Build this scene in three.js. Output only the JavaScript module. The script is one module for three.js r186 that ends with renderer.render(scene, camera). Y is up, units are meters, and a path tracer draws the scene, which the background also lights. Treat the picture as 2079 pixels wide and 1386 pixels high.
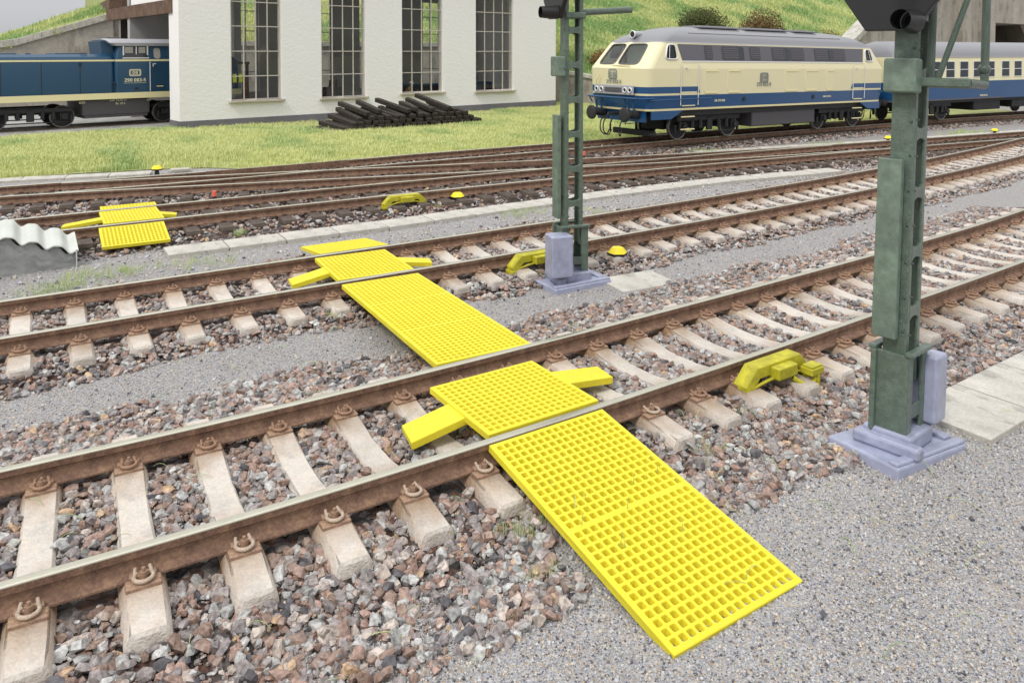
import * as THREE from 'three';
import { mergeGeometries, mergeVertices, toCreasedNormals } from 'three/addons/utils/BufferGeometryUtils.js';
import { RoundedBoxGeometry } from 'three/addons/geometries/RoundedBoxGeometry.js';
import { TextGeometry } from 'three/addons/geometries/TextGeometry.js';
import { FontLoader } from 'three/addons/loaders/FontLoader.js';
import { ConvexGeometry } from 'three/addons/geometries/ConvexGeometry.js';
import { MarchingCubes } from 'three/addons/objects/MarchingCubes.js';

// ------------------------------------------------------------------ camera, sky, sun, exposure
const scene = new THREE.Scene();
const RT = 0.42;                                   // rail top above the walkway level, metres
const camera = new THREE.PerspectiveCamera(2 * Math.atan(693 / 1561.165) * 180 / Math.PI, 1.5, 0.1, 600);
camera.position.set(0, 3.571, 0);
camera.rotation.set(-0.031817, 0, 0);
camera.setViewOffset(2079, 1386, 0, 537.48, 2079, 1386);
{
  const W = 128, H = 64, data = new Float32Array(W * H * 4);
  for (let j = 0; j < H; j++) for (let i = 0; i < W; i++) {
    const el = ((j + 0.5) / H - 0.5) * Math.PI;    // -pi/2 .. pi/2
    const t = Math.max(0, Math.sin(el));
    const L = el < 0 ? 0.3 : 0.44 * (1 + 2 * t);
    const k = (j * W + i) * 4;
    data[k] = L * 0.985; data[k + 1] = L; data[k + 2] = L * 1.03; data[k + 3] = 1;
  }
  const sky = new THREE.DataTexture(data, W, H, THREE.RGBAFormat, THREE.FloatType);
  sky.mapping = THREE.EquirectangularReflectionMapping; sky.magFilter = THREE.LinearFilter; sky.minFilter = THREE.LinearFilter; sky.needsUpdate = true;
  scene.background = sky; scene.environment = sky;
}
const sun = new THREE.DirectionalLight(new THREE.Color(1, 0.955, 0.9), 1.5);
sun.position.set(-22, 60, 26); sun.target.position.set(4, 0, -14);
sun.castShadow = true; sun.shadow.radius = 26; sun.shadow.mapSize.set(2048, 2048);
Object.assign(sun.shadow.camera, { left: -45, right: 45, top: 45, bottom: -45, near: 1, far: 160 });
scene.add(sun, sun.target);
const renderer = new THREE.WebGLRenderer({ antialias: true });
renderer.toneMapping = THREE.LinearToneMapping;
renderer.toneMappingExposure = 1.22;
renderer.shadowMap.enabled = true;

// ------------------------------------------------------------------ helpers
let seed = 12345;
const rnd = () => { seed = (seed + 0x6d2b79f5) | 0; let t = Math.imul(seed ^ (seed >>> 15), 1 | seed); t = (t + Math.imul(t ^ (t >>> 7), 61 | t)) ^ t; return ((t ^ (t >>> 14)) >>> 0) / 4294967296; };
const rr = (a, b) => a + (b - a) * rnd();
const gs = () => (rnd() + rnd() + rnd() - 1.5) / 1.5;
const clamp = (x, a, b) => Math.min(b, Math.max(a, x));
const sstep = (a, b, x) => { const t = clamp((x - a) / (b - a), 0, 1); return t * t * (3 - 2 * t); };
const V3 = (x, y, z) => new THREE.Vector3(x, y, z);
const used = {};
const numbered = (n) => { used[n] = (used[n] || 0) + 1; return used[n] === 1 ? n : n + '_' + String(used[n] - 1).padStart(3, '0'); };
function tag(o, label, category, group) { o.userData = { ...o.userData, label, category }; if (group) o.userData.group = group; return o; }
function thing(name, label, category, pos = [0, 0, 0], turn = 0, group) {
  const o = new THREE.Group(); o.name = numbered(name); o.position.set(...pos); o.rotation.y = turn; scene.add(o); return tag(o, label, category, group);
}
function part(name, geo, mat, parent, pos, rot) {
  const m = new THREE.Mesh(Array.isArray(geo) ? merge(geo) : geo, mat); m.name = name; m.castShadow = m.receiveShadow = true;
  if (pos) m.position.set(...pos); if (rot) m.rotation.set(...rot);
  parent.add(m); return m;
}
function struct(name, geo, mat, kind = 'structure') { const m = part(numbered(name), geo, mat, scene); m.userData.kind = kind; return m; }
function merge(list) {
  const gl = list.map((g) => { const h = g.index ? g.toNonIndexed() : g.clone(); for (const k of Object.keys(h.attributes)) if (!['position', 'normal', 'uv'].includes(k)) h.deleteAttribute(k); if (!h.attributes.uv) h.setAttribute('uv', new THREE.BufferAttribute(new Float32Array(h.attributes.position.count * 2), 2)); if (!h.attributes.normal) h.computeVertexNormals(); return h; });
  return mergeGeometries(gl);
}
const box = (w, h, d, x = 0, y = 0, z = 0, ry = 0, rz = 0, rx = 0) => { const g = new THREE.BoxGeometry(w, h, d); if (rx) g.rotateX(rx); if (rz) g.rotateZ(rz); if (ry) g.rotateY(ry); return boxUV(g.translate(x, y, z)); };
const rbox = (w, h, d, r, x = 0, y = 0, z = 0, seg = 2) => boxUV(new RoundedBoxGeometry(w, h, d, seg, Math.min(r, w / 2.01, h / 2.01, d / 2.01)).translate(x, y, z));
const cyl = (r0, r1, h, x = 0, y = 0, z = 0, seg = 16) => new THREE.CylinderGeometry(r0, r1, h, seg).translate(x, y, z);
function rod(a, b, r, seg = 8) { const A = V3(...a), B = V3(...b), d = B.clone().sub(A), L = d.length(); const g = new THREE.CylinderGeometry(r, r, L, seg); g.applyQuaternion(new THREE.Quaternion().setFromUnitVectors(V3(0, 1, 0), d.normalize())); return g.translate((A.x + B.x) / 2, (A.y + B.y) / 2, (A.z + B.z) / 2); }
function tube(pts, r, seg = 16, rad = 6) { return new THREE.TubeGeometry(new THREE.CatmullRomCurve3(pts.map((p) => V3(...p))), seg, r, rad); }
function boxUV(g) {   // metre uv by the dominant axis of each vertex normal
  const p = g.attributes.position, n = g.attributes.normal, uv = new Float32Array(p.count * 2);
  for (let i = 0; i < p.count; i++) {
    const ax = Math.abs(n.getX(i)), ay = Math.abs(n.getY(i)), az = Math.abs(n.getZ(i));
    if (ay >= ax && ay >= az) { uv[2 * i] = p.getX(i); uv[2 * i + 1] = p.getZ(i); } else if (ax >= az) { uv[2 * i] = p.getZ(i); uv[2 * i + 1] = p.getY(i); } else { uv[2 * i] = p.getX(i); uv[2 * i + 1] = p.getY(i); }
  }
  g.setAttribute('uv', new THREE.BufferAttribute(uv, 2)); return g;
}
function geom(pos, idx, uv) {
  const g = new THREE.BufferGeometry(); g.setAttribute('position', new THREE.Float32BufferAttribute(pos, 3));
  if (uv) g.setAttribute('uv', new THREE.Float32BufferAttribute(uv, 2));
  if (idx) g.setIndex(idx); g.computeVertexNormals(); return g;
}
const crease = (g, a = 0.6) => { if (!g.attributes.uv) g.setAttribute('uv', new THREE.BufferAttribute(new Float32Array(g.attributes.position.count * 2), 2)); return toCreasedNormals(g, a); };

// tileable value noise
const NT = new Float32Array(65536); { for (let i = 0; i < 65536; i++) NT[i] = rnd(); }
const hash = (x, y, s, per) => NT[((((x % per) + per) % per) * 131 + (((y % per) + per) % per) * 7919 + s * 10007) & 65535];
function vn(x, y, s, per) { const i = Math.floor(x), j = Math.floor(y), a = x - i, b = y - j, u = a * a * (3 - 2 * a), v = b * b * (3 - 2 * b); return (hash(i, j, s, per) * (1 - u) + hash(i + 1, j, s, per) * u) * (1 - v) + (hash(i, j + 1, s, per) * (1 - u) + hash(i + 1, j + 1, s, per) * u) * v; }
function fbm(x, y, s, per, oct = 4) { let a = 0, w = 0.5, t = 0; for (let o = 0; o < oct; o++) { a += w * vn(x, y, s + o, per); t += w; w *= 0.5; x *= 2; y *= 2; per *= 2; } return a / t; }
function makeTex(n, fn, srgb, rep) {   // fn(u, v in 0..1) -> [r, g, b] (linear when !srgb; srgb values are display 0..1)
  const d = new Uint8Array(n * n * 4);
  for (let j = 0; j < n; j++) for (let i = 0; i < n; i++) { const c = fn(i / n, j / n, i, j), k = (j * n + i) * 4; d[k] = clamp(c[0], 0, 1) * 255; d[k + 1] = clamp(c[1], 0, 1) * 255; d[k + 2] = clamp(c[2], 0, 1) * 255; d[k + 3] = 255; }
  const t = new THREE.DataTexture(d, n, n); t.wrapS = t.wrapT = THREE.RepeatWrapping; t.magFilter = THREE.LinearFilter; t.minFilter = THREE.LinearMipmapLinearFilter; t.generateMipmaps = true;
  if (srgb) t.colorSpace = THREE.SRGBColorSpace; if (rep) t.repeat.set(rep, rep); t.needsUpdate = true; return t;
}
const rp = (t, k) => { const c = t.clone(); c.repeat.set(k, k); c.needsUpdate = true; return c; };
const g3 = (v) => [v, v, v];
function grains(n, cells, palette, s) {   // colour and height of packed grains
  const col = new Float32Array(n * n * 3), hgt = new Float32Array(n * n), px = [], cs = n / cells;
  for (let j = 0; j < cells; j++) for (let i = 0; i < cells; i++) px.push([rnd(), rnd(), palette(rnd()), 0.45 + 0.55 * rnd()]);
  for (let j = 0; j < n; j++) for (let i = 0; i < n; i++) {
    const cx = Math.floor(i / cs), cy = Math.floor(j / cs); let b = 9, b2 = 9, best = null;
    for (let q = -1; q < 2; q++) for (let p = -1; p < 2; p++) {
      const c = px[((cy + q + cells) % cells) * cells + (cx + p + cells) % cells];
      const dx = (cx + p + c[0]) - i / cs, dy = (cy + q + c[1]) - j / cs, d = (dx * dx + dy * dy) / (c[3] * c[3]);
      if (d < b) { b2 = b; b = d; best = c; } else if (d < b2) b2 = d;
    }
    const k = j * n + i; col[3 * k] = best[2][0]; col[3 * k + 1] = best[2][1]; col[3 * k + 2] = best[2][2];
    hgt[k] = clamp((Math.sqrt(b2) - Math.sqrt(b)) * 1.2, 0, 1) * (0.5 + 0.5 * best[3]);
  }
  return [makeTex(n, (u, v, i, j) => { const k = (j * n + i) * 3, f = 0.88 + 0.24 * vn(u * cells * 3, v * cells * 3, 9, cells * 3); return [col[k] * f, col[k + 1] * f, col[k + 2] * f]; }, true), makeTex(n, (u, v, i, j) => g3(hgt[j * n + i]), false)];
}
const sandPal = (r) => { const t = rnd(); if (r < 0.09) return [0.33 + 0.1 * t, 0.33 + 0.1 * t, 0.36 + 0.1 * t]; if (r < 0.22) return [0.53 + 0.1 * t, 0.54 + 0.1 * t, 0.575 + 0.1 * t]; if (r < 0.36) return [0.62 + 0.12 * t, 0.55 + 0.12 * t, 0.47 + 0.1 * t]; if (r < 0.62) return g3(0.64 + 0.14 * t).map((c, i) => c - i * 0.006); return [0.57 + 0.12 * t, 0.565 + 0.12 * t, 0.565 + 0.12 * t]; };
const [sandC, sandB] = grains(1024, 150, sandPal, 1);
const [balC, balB] = grains(512, 22, (r) => { const t = rnd(); return r < 0.3 ? [0.42 + 0.12 * t, 0.32 + 0.1 * t, 0.27 + 0.1 * t] : r < 0.6 ? [0.36 + 0.1 * t, 0.33 + 0.1 * t, 0.33 + 0.1 * t] : r < 0.8 ? g3(0.5 + 0.15 * t) : g3(0.2 + 0.1 * t); }, 2);
const mottle = makeTex(512, (u, v) => { const a = fbm(u * 8, v * 8, 3, 8, 5); return g3(0.62 + 0.5 * (a - 0.2)); }, false);
const fineB = makeTex(512, (u, v) => g3(fbm(u * 64, v * 64, 5, 64, 3)), false);
const concC = makeTex(512, (u, v) => { const a = fbm(u * 6, v * 6, 11, 6, 6), b = fbm(u * 90, v * 90, 12, 90, 2), s = fbm(u * 14, v * 5, 14, 14, 3); const k = 0.9 + 0.22 * (a - 0.5) + 0.12 * (b - 0.5) - 0.10 * sstep(0.6, 0.75, s); return [k, k * 0.985, k * 0.955]; }, true);
const stuccoB = makeTex(512, (u, v) => g3(0.6 * fbm(u * 22, v * 30, 21, 22, 4) + 0.4 * fbm(u * 70, v * 90, 23, 70, 2)), false);
const woodC = makeTex(512, (u, v) => { const a = fbm(u * 4, v * 70, 31, 4, 4), b = fbm(u * 10, v * 10, 33, 10, 3); const k = 0.55 + 0.5 * (a - 0.5) + 0.3 * (b - 0.5); return [k, k * 0.97, k * 0.93]; }, true);
const speckC = makeTex(512, (u, v) => { const a = vn(u * 160, v * 160, 41, 160), b = fbm(u * 10, v * 10, 43, 10, 4); const k = 0.86 + 0.3 * (b - 0.5) + (a > 0.9 ? 0.35 : a < 0.08 ? -0.45 : 0) * 0.6; return [k, k, k]; }, true);
const rustC = makeTex(512, (u, v) => { const a = fbm(u * 12, v * 12, 51, 12, 5), b = fbm(u * 60, v * 60, 53, 60, 2); const k = 0.82 + 0.4 * (a - 0.5) + 0.25 * (b - 0.5); return [k, k * (0.97 + 0.08 * (a - 0.5)), k * 0.95]; }, true);
const stoneC = makeTex(256, (u, v) => { const a = fbm(u * 6, v * 6, 61, 6, 4), b = vn(u * 40, v * 40, 63, 40); const k = 0.84 + 0.6 * (a - 0.5) + (b > 0.86 ? 0.16 : b < 0.12 ? -0.16 : 0); return [k, k, k]; }, true);
const cleanC = makeTex(256, (u, v) => { const a = fbm(u * 4, v * 4, 81, 4, 4), b = fbm(u * 40, v * 40, 83, 40, 2), k = 0.95 + 0.08 * (a - 0.5) + 0.05 * (b - 0.5); return [k, k, k * (0.99 + 0.03 * (a - 0.5))]; }, true);
const sleepC = makeTex(512, (u, v) => { const a = fbm(u * 5, v * 5, 71, 5, 5), b = fbm(u * 70, v * 70, 73, 70, 2); const c = fbm(u * 14, v * 14, 75, 14, 4), k = 0.94 + 0.16 * (a - 0.5) + 0.09 * (b - 0.5) - 0.05 * sstep(0.62, 0.8, c); return [k, k * (0.985 + 0.03 * (c - 0.5)), k * (0.965 + 0.05 * (c - 0.5))]; }, true);
const col = (r, g, b) => new THREE.Color().setRGB(r, g, b);
const std = (c, rough = 0.8, metal = 0, extra = {}) => new THREE.MeshStandardMaterial({ color: c, roughness: rough, metalness: metal, ...extra });
const phy = (c, rough, extra = {}) => new THREE.MeshPhysicalMaterial({ color: c, roughness: rough, ...extra });
const M = {
  sand: std(col(0.93, 0.92, 0.915), 0.8, 0, { map: rp(sandC, 1 / 1.6), bumpMap: rp(sandB, 1 / 1.6), bumpScale: 0.007 }),
  ballast: std(col(0.5, 0.44, 0.40), 0.85, 0, { map: rp(balC, 1 / 1.5), bumpMap: rp(balB, 1 / 1.5), bumpScale: 0.03 }),
  stone: std(col(1, 1, 1), 0.4, 0, { map: rp(stoneC, 0.45) }),
  sleeper: std(col(1, 1, 1), 0.85, 0, { vertexColors: true, map: rp(sleepC, 0.9), bumpMap: rp(fineB, 1.2), bumpScale: 0.006 }),
  rust: std(col(0.285, 0.175, 0.118), 0.7, 0.0, { map: rp(rustC, 1.2), bumpMap: rp(fineB, 2), bumpScale: 0.002 }),
  clip: std(col(1, 1, 1), 0.7, 0, { map: rp(rustC, 3), vertexColors: true }),
  railhead: std(col(0.66, 0.63, 0.52), 0.26, 0.85, { map: rp(cleanC, 1.5) }),
  oldwood: std(col(0.42, 0.35, 0.31), 0.85, 0, { map: rp(woodC, 0.8), bumpMap: rp(woodC, 0.8), bumpScale: 0.012 }),
  tarred: std(col(0.10, 0.075, 0.06), 0.7, 0, { map: rp(woodC, 1.1), bumpMap: rp(woodC, 1.1), bumpScale: 0.02 }),
  yellow: phy(col(0.86, 0.735, 0.045), 0.5, { map: rp(cleanC, 0.9), bumpMap: rp(fineB, 3), bumpScale: 0.0015, specularIntensity: 0.5 }),
  yellowEdge: phy(col(0.93, 0.76, 0.035), 0.5),
  olive: std(col(0.60, 0.55, 0.025), 0.6, 0, { map: rp(speckC, 1.5) }),
  concrete: std(col(0.60, 0.59, 0.56), 0.88, 0, { map: rp(concC, 0.6), bumpMap: rp(fineB, 1), bumpScale: 0.004 }),
  concreteDark: std(col(0.50, 0.49, 0.46), 0.9, 0, { map: rp(concC, 0.28), bumpMap: rp(fineB, 0.5), bumpScale: 0.006 }),
  portal: std(col(0.46, 0.435, 0.395), 0.9, 0, { map: rp(concC, 0.16), bumpMap: rp(fineB, 0.4), bumpScale: 0.01 }),
  lilac: phy(col(0.405, 0.43, 0.575), 0.32, { map: rp(mottle, 1.4), bumpMap: rp(fineB, 2.5), bumpScale: 0.002, clearcoat: 0.25, clearcoatRoughness: 0.35 }),
  mast: phy(col(0.140, 0.198, 0.150), 0.3, { map: rp(speckC, 2.0), bumpMap: rp(fineB, 3.2), bumpScale: 0.006, clearcoat: 0.35, clearcoatRoughness: 0.25 }),
  mastBox: phy(col(0.20, 0.275, 0.212), 0.36, { map: rp(speckC, 1.3), bumpMap: rp(fineB, 5), bumpScale: 0.003 }),
  black: std(col(0.016, 0.016, 0.018), 0.4),
  frameDark: std(col(0.030, 0.029, 0.031), 0.62, 0, { map: rp(mottle, 0.4) }),
  tankGrey: std(col(0.085, 0.08, 0.085), 0.6),
  wheel: std(col(0.30, 0.28, 0.26), 0.4, 0.6),
  blue: phy(col(0.010, 0.072, 0.195), 0.38, { clearcoat: 0.35, clearcoatRoughness: 0.3 }),
  navy: phy(col(0.008, 0.056, 0.118), 0.42, { clearcoat: 0.25, clearcoatRoughness: 0.35 }),
  cream: phy(col(0.76, 0.70, 0.44), 0.42, { clearcoat: 0.2, clearcoatRoughness: 0.35 }),
  creamLine: phy(col(0.80, 0.72, 0.40), 0.5),
  roof: phy(col(0.185, 0.185, 0.20), 0.28, { clearcoat: 0.2, clearcoatRoughness: 0.35 }),
  roofLight: phy(col(0.38, 0.38, 0.41), 0.4),
  bandGrey: phy(col(0.11, 0.105, 0.12), 0.45),
  louvre: std(col(0.065, 0.06, 0.068), 0.6),
  bright: std(col(0.75, 0.75, 0.74), 0.35, 0.3),
  glassDark: phy(col(0.030, 0.036, 0.042), 0.06, { specularIntensity: 1 }),
  pane: phy(col(0.96, 0.98, 0.97), 0.02, { transmission: 1, thickness: 0, ior: 1.45 }),
  curtain: std(col(0.33, 0.31, 0.28), 0.9),
  print: std(col(0.19, 0.22, 0.21), 0.6),
  printLight: std(col(0.78, 0.72, 0.48), 0.6),
  wall: std(col(0.885, 0.865, 0.85), 0.92, 0, { bumpMap: rp(stuccoB, 0.35), bumpScale: 0.014 }),
  plinth: std(col(0.20, 0.195, 0.215), 0.85, 0, { map: rp(mottle, 0.3) }),
  bar: std(col(0.55, 0.50, 0.44), 0.6),
  sill: std(col(0.60, 0.555, 0.49), 0.7, 0, { map: rp(concC, 0.5) }),
  inside: std(col(0.42, 0.41, 0.39), 0.9),
  floor: std(col(0.30, 0.29, 0.28), 0.8),
  turf: std(col(0.43, 0.46, 0.19), 0.95, 0, { map: rp(mottle, 0.13), bumpMap: rp(mottle, 0.5), bumpScale: 0.08 }),
  grass: phy(col(1, 1, 1), 0.75, { side: THREE.DoubleSide, transmission: 0.25, thickness: 0 }),
  apron: std(col(0.44, 0.45, 0.45), 0.85, 0, { map: rp(concC, 0.3) }),
  sheet: phy(col(0.60, 0.615, 0.58), 0.45, { map: rp(cleanC, 1.2) }),
  foam: std(col(0.62, 0.63, 0.61), 0.95, 0, { map: rp(speckC, 0.8), bumpMap: rp(sandB, 0.7), bumpScale: 0.012 }),
  beam: std(col(0.20, 0.125, 0.085), 0.8, 0, { map: rp(rustC, 0.3) }),
  red: phy(col(0.78, 0.16, 0.10), 0.4),
  lampYellow: phy(col(0.88, 0.70, 0.01), 0.4),
  hivis: std(col(0.72, 0.78, 0.04), 0.6),
  skin: std(col(0.52, 0.32, 0.23), 0.6), cloth: std(col(0.05, 0.055, 0.075), 0.8), overalls: std(col(0.30, 0.20, 0.08), 0.8), white: std(col(0.8, 0.8, 0.8), 0.5),
};

// ------------------------------------------------------------------ plan frame: u runs along the tracks, v away from the viewer
const CT = Math.cos(33 * Math.PI / 180), ST = Math.sin(33 * Math.PI / 180), TH0 = 33 * Math.PI / 180, G = 0.7535;
const P = (u, v) => [u * CT - v * ST, -(u * ST + v * CT)];
const UV = (x, z) => [x * CT - z * ST, -x * ST - z * CT];
const poly = (c) => (u) => c.reduce((a, k) => a * u + k, 0);
const ext = (f, a, b) => (u) => { if (u < a) { const s = (f(a + 0.05) - f(a)) / 0.05; return f(a) + s * (u - a); } if (u > b) { const s = (f(b) - f(b - 0.05)) / 0.05; return f(b) + s * (u - b); } return f(u); };
const c1 = ext(poly([2.8913643570921665e-05, -0.0010183675868280487, 0.014836600097547137, -0.07701102737950795, 6.135255077713806]), 0.3, 16.2);
const c2 = ext(poly([-1.1393578190682827e-06, 9.706127834979442e-05, 0.0005064029244071965, -0.01765592275062708, 10.874412813507172]), 0, 30);
const c3 = ext(poly([1.6881315952110225e-05, -0.0033602910341294194, 0.013931597454446573, 16.466503736422922]), 0, 31);
const c5 = ext(poly([1.3636537944083237e-06, -0.00023678676695608274, 0.009907645100511335, -0.08074491090531462, 20.84692313369089]), 1, 46);
const K4 = [[-3, 21.18], [0, 20.83], [2, 20.42], [4, 19.92], [6, 19.4], [9, 18.58], [12, 17.75], [15, 16.95], [18, 16.25], [21, 15.66], [24, 15.17], [27, 14.76], [29, 14.47], [32, 14.02], [37, 13.2]];
const c4 = (u) => {
  let i = 0; while (i < K4.length - 2 && u > K4[i + 1][0]) i++;
  const m = (k) => { const a = K4[Math.max(0, k - 1)], b = K4[Math.min(K4.length - 1, k + 1)]; return (b[1] - a[1]) / (b[0] - a[0]); };
  const [x0, y0] = K4[i], [x1, y1] = K4[i + 1], h = x1 - x0, t = (u - x0) / h, t2 = t * t, t3 = t2 * t;
  const s = (2 * t3 - 3 * t2 + 1) * y0 + (t3 - 2 * t2 + t) * h * m(i) + (-2 * t3 + 3 * t2) * y1 + (t3 - t2) * h * m(i + 1);
  const k = sstep(26, 29, u); return u < 0.5 ? c5(u) * (1 - sstep(-1, 0.5, u)) + s * sstep(-1, 0.5, u) : s * (1 - k) + c3(u) * k;
};
const slope = (f, u) => (f(u + 0.05) - f(u - 0.05)) / 0.1;
function onTrack(f, u, d) { const s = slope(f, u), n = Math.hypot(1, s); return P(u - s / n * d, f(u) + d / n); }
const heading = (f, u) => TH0 + Math.atan(slope(f, u));
const h5 = (x) => RT - 0.30 * clamp((x + 3) / 19, 0, 1);
const top5 = (u, d = 0) => h5(onTrack(c5, u, d)[0]);
const topR = () => RT;

// walkway level, dropping towards the falling far track
function base(x, z) {
  const [u, v] = UV(x, z);
  const k = sstep(c3(clamp(u, -5, 40)) + 1.5, c5(clamp(u, -5, 48)) - 1.6, v);
  return 0.06 - (RT - h5(x)) * k * (v > 36 ? 1 - sstep(36, 44, v) : 1) + 0.018 * (vn(x * 1.3 + 50, z * 1.3 + 200, 1, 512) - 0.5) + 0.04 * (vn(x * 0.31 + 50, z * 0.31 + 200, 2, 512) - 0.5);
}
// ------------------------------------------------------------------ ground
{
  const us = [-170, -90, -50, -30, -20, -14]; for (let a = -10; a <= 46; a += 0.45) us.push(a); us.push(48, 52, 58, 70, 90, 130, 180);
  const vs = [-60, -30, -14, -8, -5, -3]; for (let a = -2; a <= 27; a += 0.45) vs.push(a); for (let a = 28; a < 54; a += 1.5) vs.push(a); vs.push(60, 80, 120, 200);
  const pos = [], uv = [], idx = [];
  for (const v of vs) for (const u of us) { const [x, z] = P(u, v); pos.push(x, base(x, z), z); uv.push(u, v); }
  for (let j = 0; j < vs.length - 1; j++) for (let i = 0; i < us.length - 1; i++) { const a = j * us.length + i, b = a + 1, c = a + us.length, d = c + 1; idx.push(a, b, c, b, d, c); }
  struct('ground', geom(pos, idx, uv), M.sand);
}
// ballast beds: strips that follow each track
const beds = [
  { f: c1, u0: -6.2, u1: 19, fo: 2.18, bo: 2.25, top: topR }, { f: c2, u0: -6.8, u1: 32, fo: 1.62, bo: 2.05, top: topR },
  { f: c3, u0: -6.5, u1: 36, fo: 1.85, bo: 2.0, top: topR }, { f: c4, u0: -1, u1: 28, fo: 1.7, bo: 1.9, top: topR }, { f: c5, u0: -6.5, u1: 50, fo: 1.9, bo: 1.9, top: top5 },
];
function bedY(b, u, d) {
  const t = b.top(u) - 0.262 - (b.f === c1 && d < 0 ? 0.03 : 0.012) * sstep(0.7, 0.95, Math.abs(d)), x = d < 0 ? -d : d, o = d < 0 ? b.fo : b.bo;
  return t - 0.03 * sstep(1.1, 1.4, x) - (t - (b.top(u) - RT) + 0.02) * sstep(1.32, o, x);
}
const bedObjects = beds.map((b) => {
  const pos = [], uv = [], idx = [], ds = []; for (let k = 0; k <= 22; k++) ds.push(-b.fo - 0.05 + (b.fo + b.bo + 0.1) * k / 22);
  const n = Math.ceil((b.u1 - b.u0) / 0.4);
  for (let i = 0; i <= n; i++) for (const d of ds) { const u = b.u0 + (b.u1 - b.u0) * i / n, [x, z] = onTrack(b.f, u, d); pos.push(x, bedY(b, u, d) + 0.02 * (vn(x * 5 + 100, z * 5 + 300, 4, 512) - 0.5), z); uv.push(u, d); }
  const w = ds.length; for (let i = 0; i < n; i++) for (let k = 0; k < w - 1; k++) { const a = i * w + k; idx.push(a, a + w, a + 1, a + 1, a + w, a + w + 1); }
  return struct('ballast_bed', geom(pos, idx, uv), M.ballast);
});
// ------------------------------------------------------------------ tracks
const RAIL = [[-0.075, -0.18], [0.075, -0.18], [0.075, -0.166], [0.022, -0.146], [0.014, -0.13], [0.013, -0.07], [0.032, -0.056], [0.0348, -0.012], [0.026, 0], [-0.026, 0], [-0.0348, -0.012], [-0.032, -0.056], [-0.013, -0.07], [-0.014, -0.13], [-0.022, -0.146], [-0.075, -0.166]];
const HEAD = [[0.0355, -0.0085], [0.033, -0.002], [0.026, 0.0035], [0, 0.005], [-0.026, 0.0035], [-0.033, -0.002], [-0.0355, -0.0085]];
function sweep(prof, closed, f, d0, u0, u1, top, dy = 0, step = 0.4) {
  const n = Math.max(2, Math.ceil((u1 - u0) / step)), m = prof.length, pos = [], uv = [], idx = [];
  for (let i = 0; i <= n; i++) {
    const u = u0 + (u1 - u0) * i / n; let acc = 0;
    for (let k = 0; k <= (closed ? m : m - 1); k++) { const [a, y] = prof[k % m]; if (k) acc += Math.hypot(a - prof[k - 1][0], y - prof[k - 1][1]); const [x, z] = onTrack(f, u, d0 + a); pos.push(x, top(u, d0) + y + dy, z); uv.push(u, acc); }
  }
  const w = closed ? m + 1 : m;
  for (let i = 0; i < n; i++) for (let k = 0; k < w - 1; k++) { const a = i * w + k; idx.push(a, a + 1, a + w, a + 1, a + w + 1, a + w); }
  if (closed) for (const [o, s] of [[0, 1], [n * w, -1]]) { const tri = THREE.ShapeUtils.triangulateShape(prof.map((p) => new THREE.Vector2(p[0], p[1])), []); for (const t of tri) idx.push(o + t[0], o + t[s > 0 ? 1 : 2], o + t[s > 0 ? 2 : 1]); }
  return crease(geom(pos, idx, uv), 0.5);
}
function rail(parent, f, d0, u0, u1, top = topR, dy = 0) { const r = part('rail', sweep(RAIL, true, f, d0, u0, u1, top, dy), M.rust, parent); part('railhead', sweep(HEAD, false, f, d0, u0, u1, top, dy), M.railhead, r); return r; }
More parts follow.
